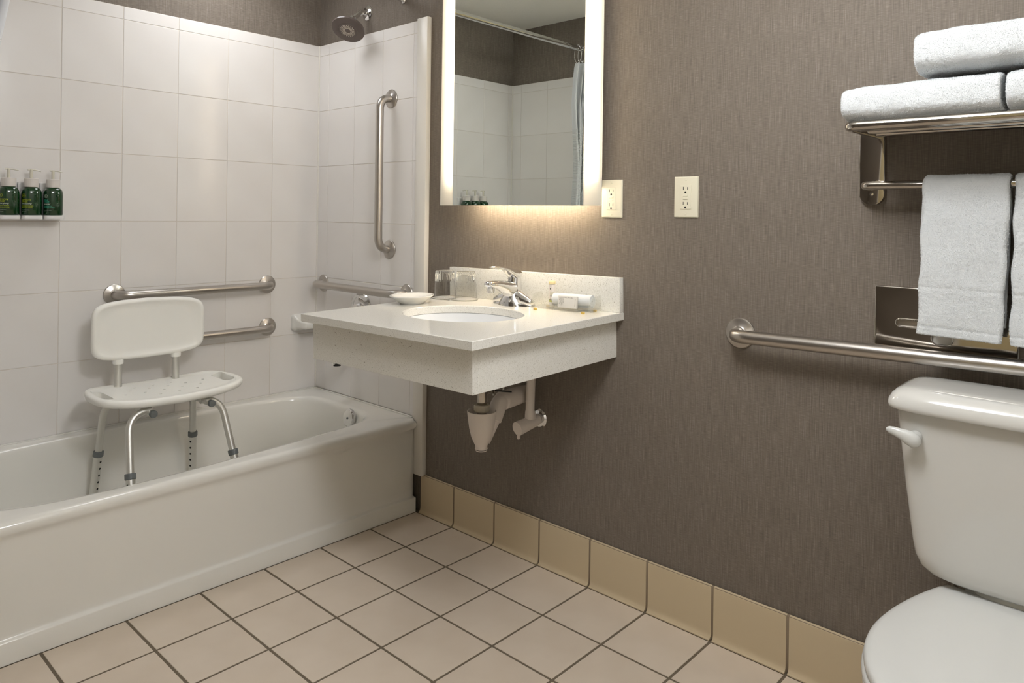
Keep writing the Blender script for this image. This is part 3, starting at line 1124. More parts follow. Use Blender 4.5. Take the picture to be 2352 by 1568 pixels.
# ------------------------------------------------------------------ faucet
def faucet():
    fx, fy = 0.535, -0.070
    t = thing('faucet', 'single lever chrome faucet behind the basin', 'faucet', (fx, fy, ctop(fx, fy)), rot=(TX, TY, 0))
    t.scale = (1.12, 1.12, 1.1)
    # base: low wide shell
    rings = []
    for z, a, b in ((0.0, 0.077, 0.027), (0.004, 0.077, 0.027), (0.0075, 0.073, 0.0255), (0.011, 0.060, 0.0235), (0.014, 0.042, 0.0215)):
        rings.append(sring(0, 0, z, a, b, 48, 2.3))
    obj('base', loft(rings), M['chrome'], t, smooth=60)
    # upright body tapering to the neck
    obj('body', loft([sring(0, yy, z, a, b, 44, 2.2) for z, yy, a, b in ((0.0, -0.006, 0.046, 0.033), (0.010, -0.006, 0.041, 0.032), (0.022, -0.004, 0.033, 0.0295), (0.036, -0.001, 0.0255, 0.026), (0.050, 0.001, 0.0215, 0.0235), (0.064, 0.003, 0.019, 0.0205), (0.078, 0.004, 0.0178, 0.0185), (0.084, 0.004, 0.0172, 0.0178))]), M['chrome'], t, smooth=60)
    # spout: deep at the body, slim at the mouth
    rings = []
    for y, zb, zt, a in ((0.008, 0.006, 0.066, 0.0225), (-0.010, 0.010, 0.069, 0.0215), (-0.026, 0.022, 0.0715, 0.0195), (-0.042, 0.036, 0.0735, 0.0178), (-0.058, 0.0465, 0.0750, 0.0163), (-0.074, 0.0535, 0.0762, 0.0152), (-0.088, 0.0570, 0.0768, 0.0145), (-0.101, 0.0585, 0.0765, 0.0136), (-0.109, 0.0605, 0.0745, 0.0115), (-0.112, 0.0645, 0.0705, 0.0075)):
        c, h = (zb + zt) / 2, (zt - zb) / 2
        rings.append([(a * math.copysign(abs(math.cos(q)) ** 0.8, math.cos(q)), y, c + h * math.copysign(abs(math.sin(q)) ** 0.8, math.sin(q))) for q in [TAU * k / 36 for k in range(36)]])
    obj('spout', loft(rings), M['chrome'], t, smooth=60)
    for sg in (-1, 1):
        obj('wing', tube([(sg * 0.020, 0.0, 0.022), (sg * 0.045, -0.002, 0.0145), (sg * 0.068, -0.003, 0.009), (sg * 0.074, -0.003, 0.0075)], [0.023, 0.0185, 0.0125, 0.008], 24), M['chrome'], t, smooth=60)
    obj('aerator', lathe([(0.0, 0.043), (0.0108, 0.043), (0.0112, 0.046), (0.0112, 0.064)], 24, 'z', (0, -0.095, 0)), M['chrome'], t)
    # cartridge neck and lever
    obj('neck', lathe([(0.0195, 0.040), (0.019, 0.060), (0.017, 0.074), (0.0165, 0.080)], 32, 'z', (0, 0.003, 0)), M['chrome'], t)
    rings = []
    for y, zb, zt, a in ((0.024, 0.088, 0.092, 0.006), (0.022, 0.082, 0.098, 0.014), (0.016, 0.078, 0.1015, 0.0185), (0.004, 0.076, 0.1045, 0.0205), (-0.010, 0.078, 0.108, 0.0195), (-0.024, 0.092, 0.1115, 0.0165), (-0.040, 0.1035, 0.1145, 0.0135), (-0.060, 0.1085, 0.117, 0.0115), (-0.080, 0.1115, 0.1185, 0.0105), (-0.092, 0.1130, 0.1190, 0.0085), (-0.096, 0.1145, 0.1180, 0.005)):
        c, h = (zb + zt) / 2, (zt - zb) / 2
        rings.append([(a * math.copysign(abs(math.cos(q)) ** 0.7, math.cos(q)), y, c + h * math.copysign(abs(math.sin(q)) ** 0.7, math.sin(q))) for q in [TAU * k / 28 for k in range(28)]])
    obj('lever', loft(rings), M['chrome'], t, smooth=60)
    obj('lift_rod', tube([(0, 0.026, 0.01), (0, 0.027, 0.062)], 0.0022, 10), M['chrome'], t)
    obj('lift_knob', lathe([(0.0, 0.058), (0.0045, 0.060), (0.005, 0.064), (0.0, 0.067)], 14, 'z', (0, 0.027, 0)), M['chrome'], t)


faucet()


# ------------------------------------------------------------------ things on the counter
def on(x, y):
    return (x, y, ctop(x, y) + 0.0004)


ROT = (TX, TY, 0)
d = thing('soap_bowl', 'small round white porcelain dish on the counter beside the glasses', 'dish', on(0.246, -0.256), rot=ROT)
obj('bowl', lathe([(0.0, 0.0), (0.040, 0.0), (0.041, 0.003), (0.056, 0.013), (0.070, 0.0235), (0.0735, 0.0255), (0.073, 0.0280), (0.069, 0.0280), (0.059, 0.0205), (0.044, 0.010), (0.036, 0.006), (0.0, 0.005)], 56), M['porcelain'], d, smooth=60)


def glasses():
    tr_ = thing('glass_coaster', 'oval clear coaster tray under two upturned glasses', 'tray', on(0.272, -0.086), rot=ROT)
    g = loft([sring(0, 0, 0.0, 0.096, 0.046, 48, 2.4), sring(0, 0, 0.001, 0.098, 0.048, 48, 2.4), sring(0, 0, 0.005, 0.100, 0.050, 48, 2.4), sring(0, 0, 0.0052, 0.0975, 0.0475, 48, 2.4), sring(0, 0, 0.0022, 0.095, 0.045, 48, 2.4)])
    obj('plate', g, M['acrylic'], tr_, smooth=60)
    for i, (x, y, lab) in enumerate(((0.225, -0.090, 'upturned clear fluted glass tumbler on the coaster, on the bathtub side'), (0.318, -0.077, 'upturned clear fluted glass tumbler on the coaster, on the faucet side'))):
        z = ctop(x, y) + 0.0027
        dl = tag(obj('paper_doily', lathe([(0.0, 0.0), (0.043, 0.0), (0.0435, 0.0006), (0.0, 0.0008)], 60, 'z', flute=lambda a, h: (0.0008 * math.sin(a * 20))), M['paper'], None, loc=(x, y, z)), 'round white paper doily under the tumbler on the ' + ('bathtub' if i == 0 else 'faucet') + ' side', 'doily', 'doilies under the tumblers')
        dl.rotation_euler = ROT
        t = thing('tumbler', lab, 'glass', (x, y, z + 0.001), 'upturned tumblers', ROT)
        H = 0.088

        K = 1.08
        out = lathe([(0.0345, 0.0), (0.0350, 0.0008), (0.0345, 0.012), (0.0330, 0.04), (0.0322, 0.053)], 88, 'z')
        inn_ = lathe([(0.0338, 0.0008), (0.0332, 0.012), (0.0317, 0.04), (0.0308, 0.053)], 88, 'z')
        g = G().add(out.v, out.f).add(inn_.v, inn_.f)
        g.f = [f for f in g.f if len(f) == 4]
        g.v = [(p[0] * K, p[1] * K, p[2] * K) for p in g.v]
        obj('side', g, M['glass'], t, smooth=40)
        # fluted lower body of the glass (uppermost, as it stands upside down) with thick foot
        out = lathe([(0.0308, 0.0532), (0.0322, 0.0532), (0.0319, 0.060), (0.0311, 0.075), (0.0302, 0.082), (0.0292, 0.0862), (0.0262, H), (0.0, H)], 132, 'z', flute=lambda a, h: -0.0012 * (0.5 - 0.5 * math.cos(a * 22)) * min(1.0, max(0.0, (h - 0.0533) / 0.006)))
        inn_ = lathe([(0.0308, 0.0532), (0.0300, 0.064), (0.0290, 0.074), (0.0255, 0.0785), (0.0, 0.079)], 132, 'z')
        g = G().add(out.v, out.f).add(inn_.v, inn_.f)
        g.f = [f for f in g.f if not (len(f) > 4 and abs(g.v[f[0]][2] - 0.0532) < 1e-6)]
        g.v = [(p[0] * K, p[1] * K, p[2] * K) for p in g.v]
        obj('fluted_foot', g, M['cutglass'], t, smooth=40)


glasses()


def toiletries():
    # clear tray with slanted side walls and amber feet
    cx, cy = 0.752, -0.078
    a0 = 0.10
    t = thing('amenity_tray', 'clear acrylic tray with amber feet holding toiletries', 'tray', on(cx, cy), rot=(TX, TY, a0))
    obj('bottom', box((-0.104, -0.044, 0.006), (0.104, 0.044, 0.0085), 0.0008, 1), M['acrylic'], t)
    for s in (-1, 1):
        pts = [(-0.040, 0.0085), (0.040, 0.0085), (0.034, 0.050), (-0.012, 0.046), (-0.030, 0.022)]
        obj('side_wall', loft([[(s * 0.102 + dx + s * (q[1] - 0.008) * 0.12, q[0], q[1]) for q in pts] for dx in (-0.001, 0.001)]), M['acrylic'], t, smooth=30)
    for (x, y) in ((-0.085, -0.034), (0.085, -0.034), (-0.085, 0.034), (0.085, 0.034)):
        obj('foot', lathe([(0.0, 0.0), (0.0055, 0.0), (0.006, 0.003), (0.0055, 0.006), (0.0, 0.006)], 16, 'z', (x, y, 0)), M['amber'], t)
    zt = lambda x, y: ctop(x, y) + 0.0095
    # lotion tube standing
    x, y = 0.690, -0.062
    b = thing('lotion_tube', 'slim white lotion bottle with pale yellow cap in the tray', 'bottle', (x, y, zt(x, y)), rot=ROT)
    obj('base', lathe([(0.0, 0.0), (0.0098, 0.0), (0.0102, 0.002), (0.0102, 0.011), (0.0, 0.011)], 28), M['carton'], b)
    obj('band', lathe([(0.0101, 0.011), (0.0104, 0.0115), (0.0104, 0.0165), (0.0101, 0.017)], 28), M['inkolive'], b)
    obj('body', lathe([(0.0101, 0.017), (0.0101, 0.062), (0.0095, 0.065), (0.0, 0.066)], 28), M['tubeplastic'], b)
    obj('cap', lathe([(0.0, 0.066), (0.0106, 0.066), (0.0108, 0.068), (0.0108, 0.0735), (0.010, 0.075), (0.0, 0.075)], 28), M['yellowcap'], b)

    def wrap(z0, a0_):
        def fn(u, v):
            a = a0_ + u / 0.0104
            return (0.0104 * math.cos(a), 0.0104 * math.sin(a), z0 + v)
        return fn
    A = math.radians(-98)
    textmesh('LEMON\nSAGE', 0.0042, wrap(0.038, A), M['inkolive'], b)
    textmesh('hydrating', 0.0038, wrap(0.030, A), M['inkdark'], b, shear=0.3)
    textmesh('LOTION', 0.0026, wrap(0.0265, A), M['inkdark'], b)
    textmesh('PAUL MITCHELL', 0.0024, wrap(0.0205, A), M['inkdark'], b)
    obj('line', lathe([(0.01035, 0.0172), (0.01045, 0.0176), (0.01045, 0.0182), (0.01035, 0.0186)], 28), M['inkdark'], b)
    obj('emblem', lathe([(0.0, 0.0), (0.0022, 0.0), (0.0022, 0.0002), (0.0, 0.0002)], 16, 'x').xf(Matrix.Rotation(A + 0.25, 4, 'Z') @ Matrix.Translation((0.0102, 0, 0.052))), M['inkdark'], b)
    # rolled wash cloth lying in the tray
    x, y = 0.768, -0.058
    rt = thing('rolled_washcloth', 'small rolled white washcloth lying in the tray behind the carton', 'washcloth', (x, y, zt(x, y)), rot=(TX, TY, a0 + 0.05))
    R = 0.0215
    L = 0.066
    rings = []
    n = 60
    turns = 3.2
    ns = 170
    prof_ = []
    for k in range(ns):
        u = k / (ns - 1)
        a = -math.pi / 2 + turns * TAU * u
        r = R - (R - 0.003) * u
        prof_.append((r * math.cos(a), R + r * math.sin(a)))
    thick = 0.0025
    outp = []
    for k in range(ns):
        u = k / (ns - 1)
        a = -math.pi / 2 + turns * TAU * u
        r = max(R - (R - 0.003) * u - 2 * thick, 0.0008)
        outp.append((r * math.cos(a), R + r * math.sin(a)))
    loop = prof_ + outp[::-1]
    xs_ = [-L, -L + 0.002, -L * 0.5, 0, L * 0.5, L - 0.002, L]
    for i, xx in enumerate(xs_):
        k = 0.97 if i in (0, len(xs_) - 1) else 1.0
        rings.append([(xx, p[0] * k, (p[1] - R) * k + R) for p in loop])
    obj('roll', loft(rings, True, True), M['terry'], rt, smooth=60)
    # soap carton leaning in front
    x, y = 0.772, -0.090
    bx_ = thing('soap_carton', 'small pale soap carton with printed panel in front of the washcloth', 'carton', (x, y, zt(x, y) + 0.0006), rot=(TX + math.radians(-8), TY, a0 + 0.03))
    obj('box', box((-0.032, -0.006, 0.0), (0.032, 0.006, 0.036), 0.0012), M['carton'], bx_)
    fy = -0.0062
    textmesh('PAUL MITCHELL', 0.0045, lambda u, v: (-0.010 + u, fy, 0.0295 + v), M['inkdark'], bx_, width=0.032)
    for q, s_ in enumerate(('LEMON SAGE', 'energizing', 'BODY BAR', 'SAVON', '28 g 1 oz')):
        textmesh(s_, 0.0038, lambda u, v, q=q: (-0.0135 - 0.0034 * q + v * 0.8, fy, 0.0325 - u), M['inkdark'], bx_, width=0.018 + 0.008 * ((q * 7) % 3) / 2)
    textmesh('PAUL MITCHELL', 0.003, lambda u, v: (0.0270 + v, fy, 0.029 - u), M['inkdark'], bx_, width=0.024)


toiletries()


# ------------------------------------------------------------------ plumbing under the counter
def plumbing():
    dx, dy = 0.547, -0.222
    t = thing('drain_trap', 'chrome sink drain with white protective cover under the counter', 'pipe', (dx, dy, 0.40))
    zz = lambda z: z - 0.40
    obj('tailpiece', lathe([(0.0, zz(0.515)), (0.0145, zz(0.515)), (0.0145, zz(0.548)), (0.0155, zz(0.550)), (0.0165, zz(0.553)), (0.0165, zz(0.66)), (0.02, zz(0.665)), (0.02, zz(0.698)), (0.0, zz(0.698))], 28), M['polished'], t)
    obj('slip_nut', lathe([(0.0165, zz(0.523)), (0.0235, zz(0.523)), (0.0250, zz(0.527)), (0.0250, zz(0.540)), (0.0235, zz(0.544)), (0.0165, zz(0.544))], 16), M['nut'], t, smooth=20)
    cup = G()
    prof_o = [(0.0, 0.402), (0.017, 0.402), (0.0195, 0.405), (0.0198, 0.409), (0.0185, 0.412), (0.0185, 0.418), (0.022, 0.424), (0.0315, 0.444), (0.0385, 0.472), (0.0430, 0.502), (0.0455, 0.525), (0.0435, 0.525), (0.0405, 0.515), (0.036, 0.51), (0.0, 0.508)]
    c = lathe([(r, zz(z)) for r, z in prof_o], 44)
    c.v = [(p[0] * 1.0, p[1] * 1.0, p[2]) for p in c.v]
    obj('trap_cover', c, M['pipecover'], t, smooth=45)
    obj('cover_slots', lathe([(0.0199, zz(0.4062)), (0.0201, zz(0.407)), (0.0199, zz(0.4078))], 44), M['dark'], t)
    # return leg and arm to the wall
    path = fillet([(0.004, 0.010, zz(0.428)), (0.010, 0.040, zz(0.492)), (0.002, 0.078, zz(0.540)), (-0.012, 0.222 - 0.004, zz(0.540))], 0.035, 8)
    obj('arm_cover', tube(path, [0.017] + [0.022] * 3 + [0.0265] * (len(path) - 7) + [0.030] * 2 + [0.0275], 24), M['pipecover'], t, smooth=60)
    # pop-up linkage
    piv = obj('pivot_nut', lathe([(0.012, 0.0), (0.0125, 0.003), (0.0125, 0.014), (0.010, 0.018), (0.0, 0.018)], 18, 'y', (0.0, 0.014, zz(0.582))), M['polished'], t)
    obj('pivot_rod', tube([(0, 0.03, zz(0.582)), (0.045, 0.085, zz(0.576))], 0.0022, 10), M['dark'], t)
    obj('link_strap', box((0.010, 0.036, zz(0.566)), (0.0175, 0.0375, zz(0.695)), 0.0003, 1), M['polished'], t)

    # hot supply: covered stop valve at the wall plus riser cover
    wx, wz = 0.592, 0.467
    s = thing('supply_valve', 'covered white water supply valve with riser, beside the drain trap', 'pipe', (wx, 0.0, wz))
    obj('escutcheon', lathe([(0.0, 0.0), (0.030, 0.0), (0.0305, 0.002), (0.026, 0.008), (0.012, 0.012), (0.0, 0.012)], 36, '-y'), M['chrome'], s)
    obj('valve_cover', tube([(0, -0.010, 0), (0, -0.012, 0), (0, -0.03, -0.004), (-0.003, -0.06, -0.009), (-0.007, -0.092, -0.015), (-0.008, -0.1, -0.0165)], [0.014, 0.0175, 0.019, 0.0205, 0.0225, 0.0225], 28), M['pipecover'], s, smooth=40)
    obj('riser_cover', tube([(0.0, -0.048, 0.008), (0.0, -0.048, 0.03), (0.0, -0.049, 0.034), (0.005, -0.052, 0.12), (0.010, -0.055, 0.255)], [0.0175, 0.0165, 0.0145, 0.0142, 0.0142], 22), M['pipecover'], s, smooth=40)
    obj('tie', box((-0.011, -0.098, -0.050), (-0.004, -0.088, -0.034), 0.002), M['pipecover'], s)
    s2 = thing('stop_valve', 'small metal stop valve behind the drain trap cover', 'valve', (0.478, 0.0, 0.497))
    obj('stub', tube([(0, 0, 0), (0, -0.05, 0)], 0.008, 16), M['polished'], s2)
    obj('nut', lathe([(0.0, -0.06), (0.015, -0.06), (0.0165, -0.055), (0.0165, -0.04), (0.0, -0.04)], 8, 'y', (0, 0, 0)), M['nut'], s2, smooth=20)
    obj('hose', tube(fillet([(0, -0.05, 0), (0.0, -0.05, 0.1), (-0.01, -0.06, 0.22)], 0.03), 0.006, 12), M['polished'], s2)


plumbing()


# ------------------------------------------------------------------ lit mirror
def mirror():
    x0, x1, z0, z1 = 0.2011, 0.8937, 1.1575, 1.985
    yf = -0.097
    t = thing('lit_mirror', 'tall backlit mirror with glowing frosted side strips on wallpaper', 'mirror', (0.547, 0.0, z0))
    L = lambda x, y, z: (x - 0.547, y, z - z0)
    b = 0.0645
    obj('mirror_glass', box(L(x0 + b, yf, z0), L(x1 - b, yf + 0.005, z1)), M['mirror'], t)
    for xa, xb in ((x0, x0 + b), (x1 - b, x1)):
        obj('frosted_strip', box(L(xa, yf, z0), L(xb, yf + 0.005, z1)), M['frost'], t)
    # light box behind, inset from the glass
    ins = 0.085
    obj('light_box', box(L(x0 + ins, yf + 0.0052, z0 + 0.05), L(x1 - ins, 0.0, z1 - 0.05), 0.002), M['boxwhite'], t)
    # led boards behind the frosted strips, on white carriers, and one under the light box
    for sgn in (-1, 1):
        xe = x0 if sgn < 0 else x1
        xa, xb_ = sorted((xe - sgn * 0.034, xe - sgn * 0.060))
        obj('led_strip', box(L(xa, yf + 0.030, z0 + 0.07), L(xb_, yf + 0.033, z1 - 0.05)), M['ledside'], t)
        xa, xb_ = sorted((xe - sgn * 0.028, xe - sgn * ins))
        obj('carrier', box(L(xa, yf + 0.0335, z0 + 0.05), L(xb_, yf + 0.040, z1 - 0.05)), M['boxwhite'], t)
    obj('led_strip', box(L(x0 + ins + 0.02, yf + 0.035, z0 + 0.040), L(x1 - ins - 0.02, yf + 0.055, z0 + 0.0495)), M['led'], t)


mirror()


# ------------------------------------------------------------------ outlets
def outlet(x, z, label):
    t = thing('wall_outlet', label, 'outlet', (x, 0.0, z))
    hx, hz = 0.0365, 0.0565
    obj('plate', prism(rrect(hx, hz, 0.002, 3), 0.0, 0.0065, lambda u, v, h: (u, -h, v), 0.0035), M['plate'], t, smooth=30)
    f = obj('socket_face', prism(rrect(0.0168, 0.0335, 0.0015, 3), 0.006, 0.0082, lambda u, v, h: (u, -h, v), 0.0008), M['plate'], t, smooth=30)
    for zz in (0.0208, -0.0208):
        for u, hh in ((-0.0064, 0.0044), (0.0064, 0.0036)):
            obj('slot', box((u - 0.0009, -0.00845, zz + 0.003 - hh), (u + 0.0009, -0.0080, zz + 0.003 + hh)), M['dark'], f)
        obj('ground_hole', prism([(0.0026 * math.cos(a), zz - 0.0075 + 0.0026 * math.sin(a)) for a in [math.pi * k / 8 for k in range(9)]] + [(-0.0026, zz - 0.0105), (0.0026, zz - 0.0105)], 0.0080, 0.00845, lambda u, v, h: (u, -h, v)), M['dark'], f)
    for zz in (0.0042, -0.0042):
        obj('button', box((-0.0072, -0.0094, zz - 0.0029), (0.0072, -0.0075, zz + 0.0029), 0.0005), M['plate'], f)
    for zz in (0.0475, -0.0475):
        obj('screw', lathe([(0.0, 0.006), (0.0029, 0.006), (0.0027, 0.0078), (0.0, 0.0082)], 14, '-y', (0, 0, zz)), M['plate'], t)


outlet(0.8675, 1.1795, 'ivory double socket outlet beside the lower corner of the mirror')
outlet(1.1160, 1.1830, 'ivory double socket outlet standing alone on the brown wallpaper')


# ------------------------------------------------------------------ towel shelf
SX0, SX1 = 1.600, 2.215


def shelf():
    t = thing('towel_shelf', 'polished steel hotel towel shelf with hanging bar on the wallpaper', 'shelf', (SX0, 0.0, 1.16))
    L = lambda x, y, z: (x - SX0, y, z - 1.16)
    for xc in (SX0, SX1):
        o = [(0.0275 * math.cos(a), 1.1875 + 0.0275 * math.sin(a)) for a in [math.pi + math.pi * k / 16 for k in range(17)]] + [(0.0275, 1.328), (-0.0275, 1.328)]
        br = obj('bracket', prism([(xc - SX0 + u, v - 1.16) for u, v in o], 0.0, 0.014, lambda u, v, h: (u, -h, v), 0.002), M['polished'], t, smooth=30)
        obj('screw', lathe([(0.0, 0.013), (0.0045, 0.013), (0.004, 0.016), (0.0, 0.0165)], 16, '-y', (xc - SX0, 0, 1.186 - 1.16)), M['chrome'], br)
    zf = 1.319
    e0, e1 = SX0 + 0.017, SX1 - 0.017
    frame = fillet([L(e0, -0.008, zf + 0.004), L(e0, -0.235, zf), L(e1, -0.235, zf), L(e1, -0.008, zf + 0.004)], 0.022, 8)
    obj('frame_rail', tube(frame, 0.0105, 18), M['polished'], t)
    for y in (-0.065, -0.122, -0.180):
        obj('shelf_rod', tube([L(e0, y, zf + 0.002), L(e1, y, zf + 0.0015)], 0.0085, 14), M['polished'], t)
    bar = fillet([L(SX0, -0.012, 1.2035), L(SX0, -0.075, 1.2035), L(SX1, -0.075, 1.2035), L(SX1, -0.012, 1.2035)], 0.02, 8)
    obj('towel_bar', tube(bar, 0.0093, 18), M['polished'], t)


shelf()


def fuzz(p, nrm, amp, f1=26.0, f2=210.0):
    v = Vector(p)
    d = amp * (mnoise.noise(v * f1) * 1.6) + 0.0011 * mnoise.noise(v * f2)
    return v + Vector(nrm) * d


import numpy as np


def pile(t, density, seed):
    """short terry fibres standing on a towel: far too many to count, one part"""
    rng = np.random.default_rng(seed)
    me = t.data
    me.calc_loop_triangles()
    nt_ = len(me.loop_triangles)
    tri = np.empty(nt_ * 3, np.int32)
    me.loop_triangles.foreach_get('vertices', tri)
    tri = tri.reshape(-1, 3)
    co = np.empty(len(me.vertices) * 3, np.float32)
    me.vertices.foreach_get('co', co)
    co = co.reshape(-1, 3)
    a, b, c = co[tri[:, 0]], co[tri[:, 1]], co[tri[:, 2]]
    nr = np.cross(b - a, c - a)
    ar = np.linalg.norm(nr, axis=1)
    ok = (ar > 1e-10) & (ar < 5e-4)
    a, b, c, nr, ar = a[ok], b[ok], c[ok], nr[ok], ar[ok]
    nr = nr / ar[:, None]
    n = int(ar.sum() * 0.5 * density)
    k = rng.choice(len(ar), n, p=ar / ar.sum())
    u, v = rng.random(n), rng.random(n)
    f = u + v > 1
    u[f], v[f] = 1 - u[f], 1 - v[f]
    p = a[k] + (b[k] - a[k]) * u[:, None] + (c[k] - a[k]) * v[:, None]
    d = nr[k] + rng.normal(0, 0.55, (n, 3))
    d /= np.linalg.norm(d, axis=1)[:, None]
    L_ = rng.uniform(0.0009, 0.0021, n)[:, None]
    w_ = np.cross(d, rng.normal(0, 1, (n, 3)))
    w_ /= np.linalg.norm(w_, axis=1)[:, None] + 1e-9
    w_ *= 0.00042
    V = np.stack([p - w_, p + w_, p + d * L_], 1).reshape(-1, 3)
    m2 = bpy.data.meshes.new('pile')
    m2.vertices.add(len(V))
    m2.vertices.foreach_set('co', V.astype(np.float32).ravel())
    m2.loops.add(len(V))
    m2.loops.foreach_set('vertex_index', np.arange(len(V), dtype=np.int32))
    m2.polygons.add(n)
    m2.polygons.foreach_set('loop_start', np.arange(0, 3 * n, 3, dtype=np.int32))
    m2.update()
    m2.materials.append(M['terryfibre'])
    o = bpy.data.objects.new('pile', m2)
    COL.objects.link(o)
    o.parent = t
    o['kind'] = 'stuff'


def folded(name, label, x0, x1, y0, y1, z0, z1, e=3.6, seed=0.0, grp='folded towels on the shelf', sag=0.0, edge=0.012):
    """plump folded towel: rounded cross-section in y-z swept along x"""
    nx, na = 100, 150
    cx = (x0 + x1) / 2
    rings = []
    cy, cz, b, c = (y0 + y1) / 2, (z0 + z1) / 2, (y1 - y0) / 2, (z1 - z0) / 2
    k_in = [0.55, 0.75, 0.88, 0.95, 0.985]
    stations = [(x0 + edge * (1 - math.sqrt(1 - (1 - q / 5.0) ** 2)) * 0 + 0.0, s) for q, s in enumerate(k_in)]
    xs_ = []
    for q, s in enumerate(k_in):
        a = math.pi / 2 * q / 5
        xs_.append((x0 + edge * (1 - math.sin(a)) * 0.6, s))
    xs_ = [(x0 + 0.003, 0.5), (x0 + 0.001, 0.74), (x0 + 0.0, 0.88), (x0 + 0.0015, 0.95), (x0 + 0.004, 0.985), (x0 + 0.008, 0.997)]
    body = [(x0 + 0.016 + (x1 - x0 - 0.032) * i / nx, 1.0) for i in range(nx + 1)]
    end = [(x0 + x1 - x, s) for x, s in xs_][::-1]
    allx = xs_ + body + end
    for x, s in allx:
        ring = []
        u = (x - cx) / ((x1 - x0) / 2)
        for k in range(na):
            a = TAU * k / na
            ca, sa = math.cos(a), math.sin(a)
            yy = b * math.copysign(abs(ca) ** (2 / e), ca)
            zz = c * math.copysign(abs(sa) ** (2 / 4.0), sa)
            # right of centre plumper, ends lower
            h = 1.0 - 0.10 * max(0.0, -u - 0.55) / 0.45 * (1 if sa > 0 else 0)
            p = (x, cy + yy * (1 - (1 - s) * c / b), cz + zz * s * h + (c * (1 - s) * 0.0))
            nrm = Vector((0, ca * 0.6, sa)).normalized()
            q = fuzz((p[0] + seed, p[1], p[2]), nrm, 0.0016)
            ring.append((q.x - seed - cx, q.y - cy, max(q.z, z0 - 0.0008) - z0))
        rings.append(ring)
    t = obj(name, loft(rings), M['terry'], None, smooth=180, loc=(cx, cy, z0))
    pile(t, 500000, int(seed * 10))
    return tag(t, label, 'towel', grp)


folded('folded_towel', 'folded white bath towel on the steel shelf, outer one above the bracket', 1.606, 1.884, -0.247, -0.012, 1.3295, 1.404, seed=1.3)
folded('folded_towel', 'folded white bath towel on the shelf, inner one beside the gap', 1.8925, 2.175, -0.247, -0.012, 1.3295, 1.410, seed=5.1)
folded('folded_towel', 'folded white bath towel resting on top of the two lower ones', 1.742, 2.06, -0.250, -0.012, 1.4135, 1.500, seed=9.7)


def hanging(label, x0, x1, zt, zb, seed, skew=0.0):
    """hand towel folded over the bar: an upside-down U of thick cloth"""
    yb, zbar, r = -0.075, 1.2035, 0.0105
    th = 0.012
    na = 26
    prof_o, prof_i = [], []
    nf = 110
    for i in range(nf):
        z = zb + (zbar - zb) * i / nf
        prof_o.append((yb - r - th, z, 0))
        prof_i.append((yb - r, z, 0))
    for k in range(na + 1):
        a = math.pi - math.pi * k / na
        prof_o.append((yb + (r + th) * math.cos(a), zbar + (r + th) * math.sin(a) * 0.85, 1))
        prof_i.append((yb + r * math.cos(a), zbar + r * math.sin(a), 1))
    zbb = zb + 0.03
    for i in range(1, nf + 1):
        z = zbar + (zbb - zbar) * i / nf
        prof_o.append((yb + r + th, z, 2))
        prof_i.append((yb + r, z, 2))
    loop = prof_o + prof_i[::-1]
    nx = 60
    cx = (x0 + x1) / 2
    rings = []
    no = len(prof_o)
    for i in range(nx + 1):
        u = i / nx
        ring = []
        for j, (y, z, s) in enumerate(loop):
            outer_ = j < no
            k = max(0.0, (zbar - z) / (zbar - zb))
            wdt = (x1 - x0) * (1 - 0.035 * k)
            x = x0 - 0.006 * k + wdt * u + 0.002 * math.sin(z * 60 + seed)
            zz = z + (0.010 * (u - 0.5) * skew * k)
            e_ = min(u, 1 - u) * (x1 - x0)
            rnd = max(0.0, 1 - e_ / 0.005)
            nrm = Vector((0, (-1 if s == 0 else 1) * (1 if outer_ else -1), 0)) if s != 1 else Vector((0, y - yb, z - zbar)).normalized() * (1 if outer_ else -1)
            dy = -0.008 * k * math.sin(u * 3.1 + seed) if s == 0 else 0
            p = Vector((x, y + dy, zz))
            if outer_:
                p -= nrm * rnd * 0.004
                if s == 0:
                    # woven border bands near the hem
                    d_ = z - zb
                    for (c0, wd, am) in ((0.10, 0.003, 0.0012), (0.018, 0.0022, 0.0018)):
                        p -= nrm * am * math.exp(-((d_ - c0) / wd) ** 2)
                q = fuzz((p.x + seed, p.y, p.z), nrm, 0.0010)
                p = Vector((q.x - seed, q.y, q.z))
            ring.append((p.x - cx, p.y - yb, p.z - zb))
        rings.append(ring)
    t = obj('hand_towel', loft(rings), M['terry'], None, smooth=180, loc=(cx, yb, zb))
    pile(t, 500000, int(seed * 10) + 3)
    return tag(t, label, 'towel', 'hand towels on the bar')


hanging('white hand towel folded over the bar in front of the steel tissue dispenser', 1.726, 1.8795, 1.22, 0.886, 2.0, -0.6)
hanging('second white hand towel over the bar, further from the bracket end', 1.888, 2.044, 1.22, 0.882, 6.0, -0.3)


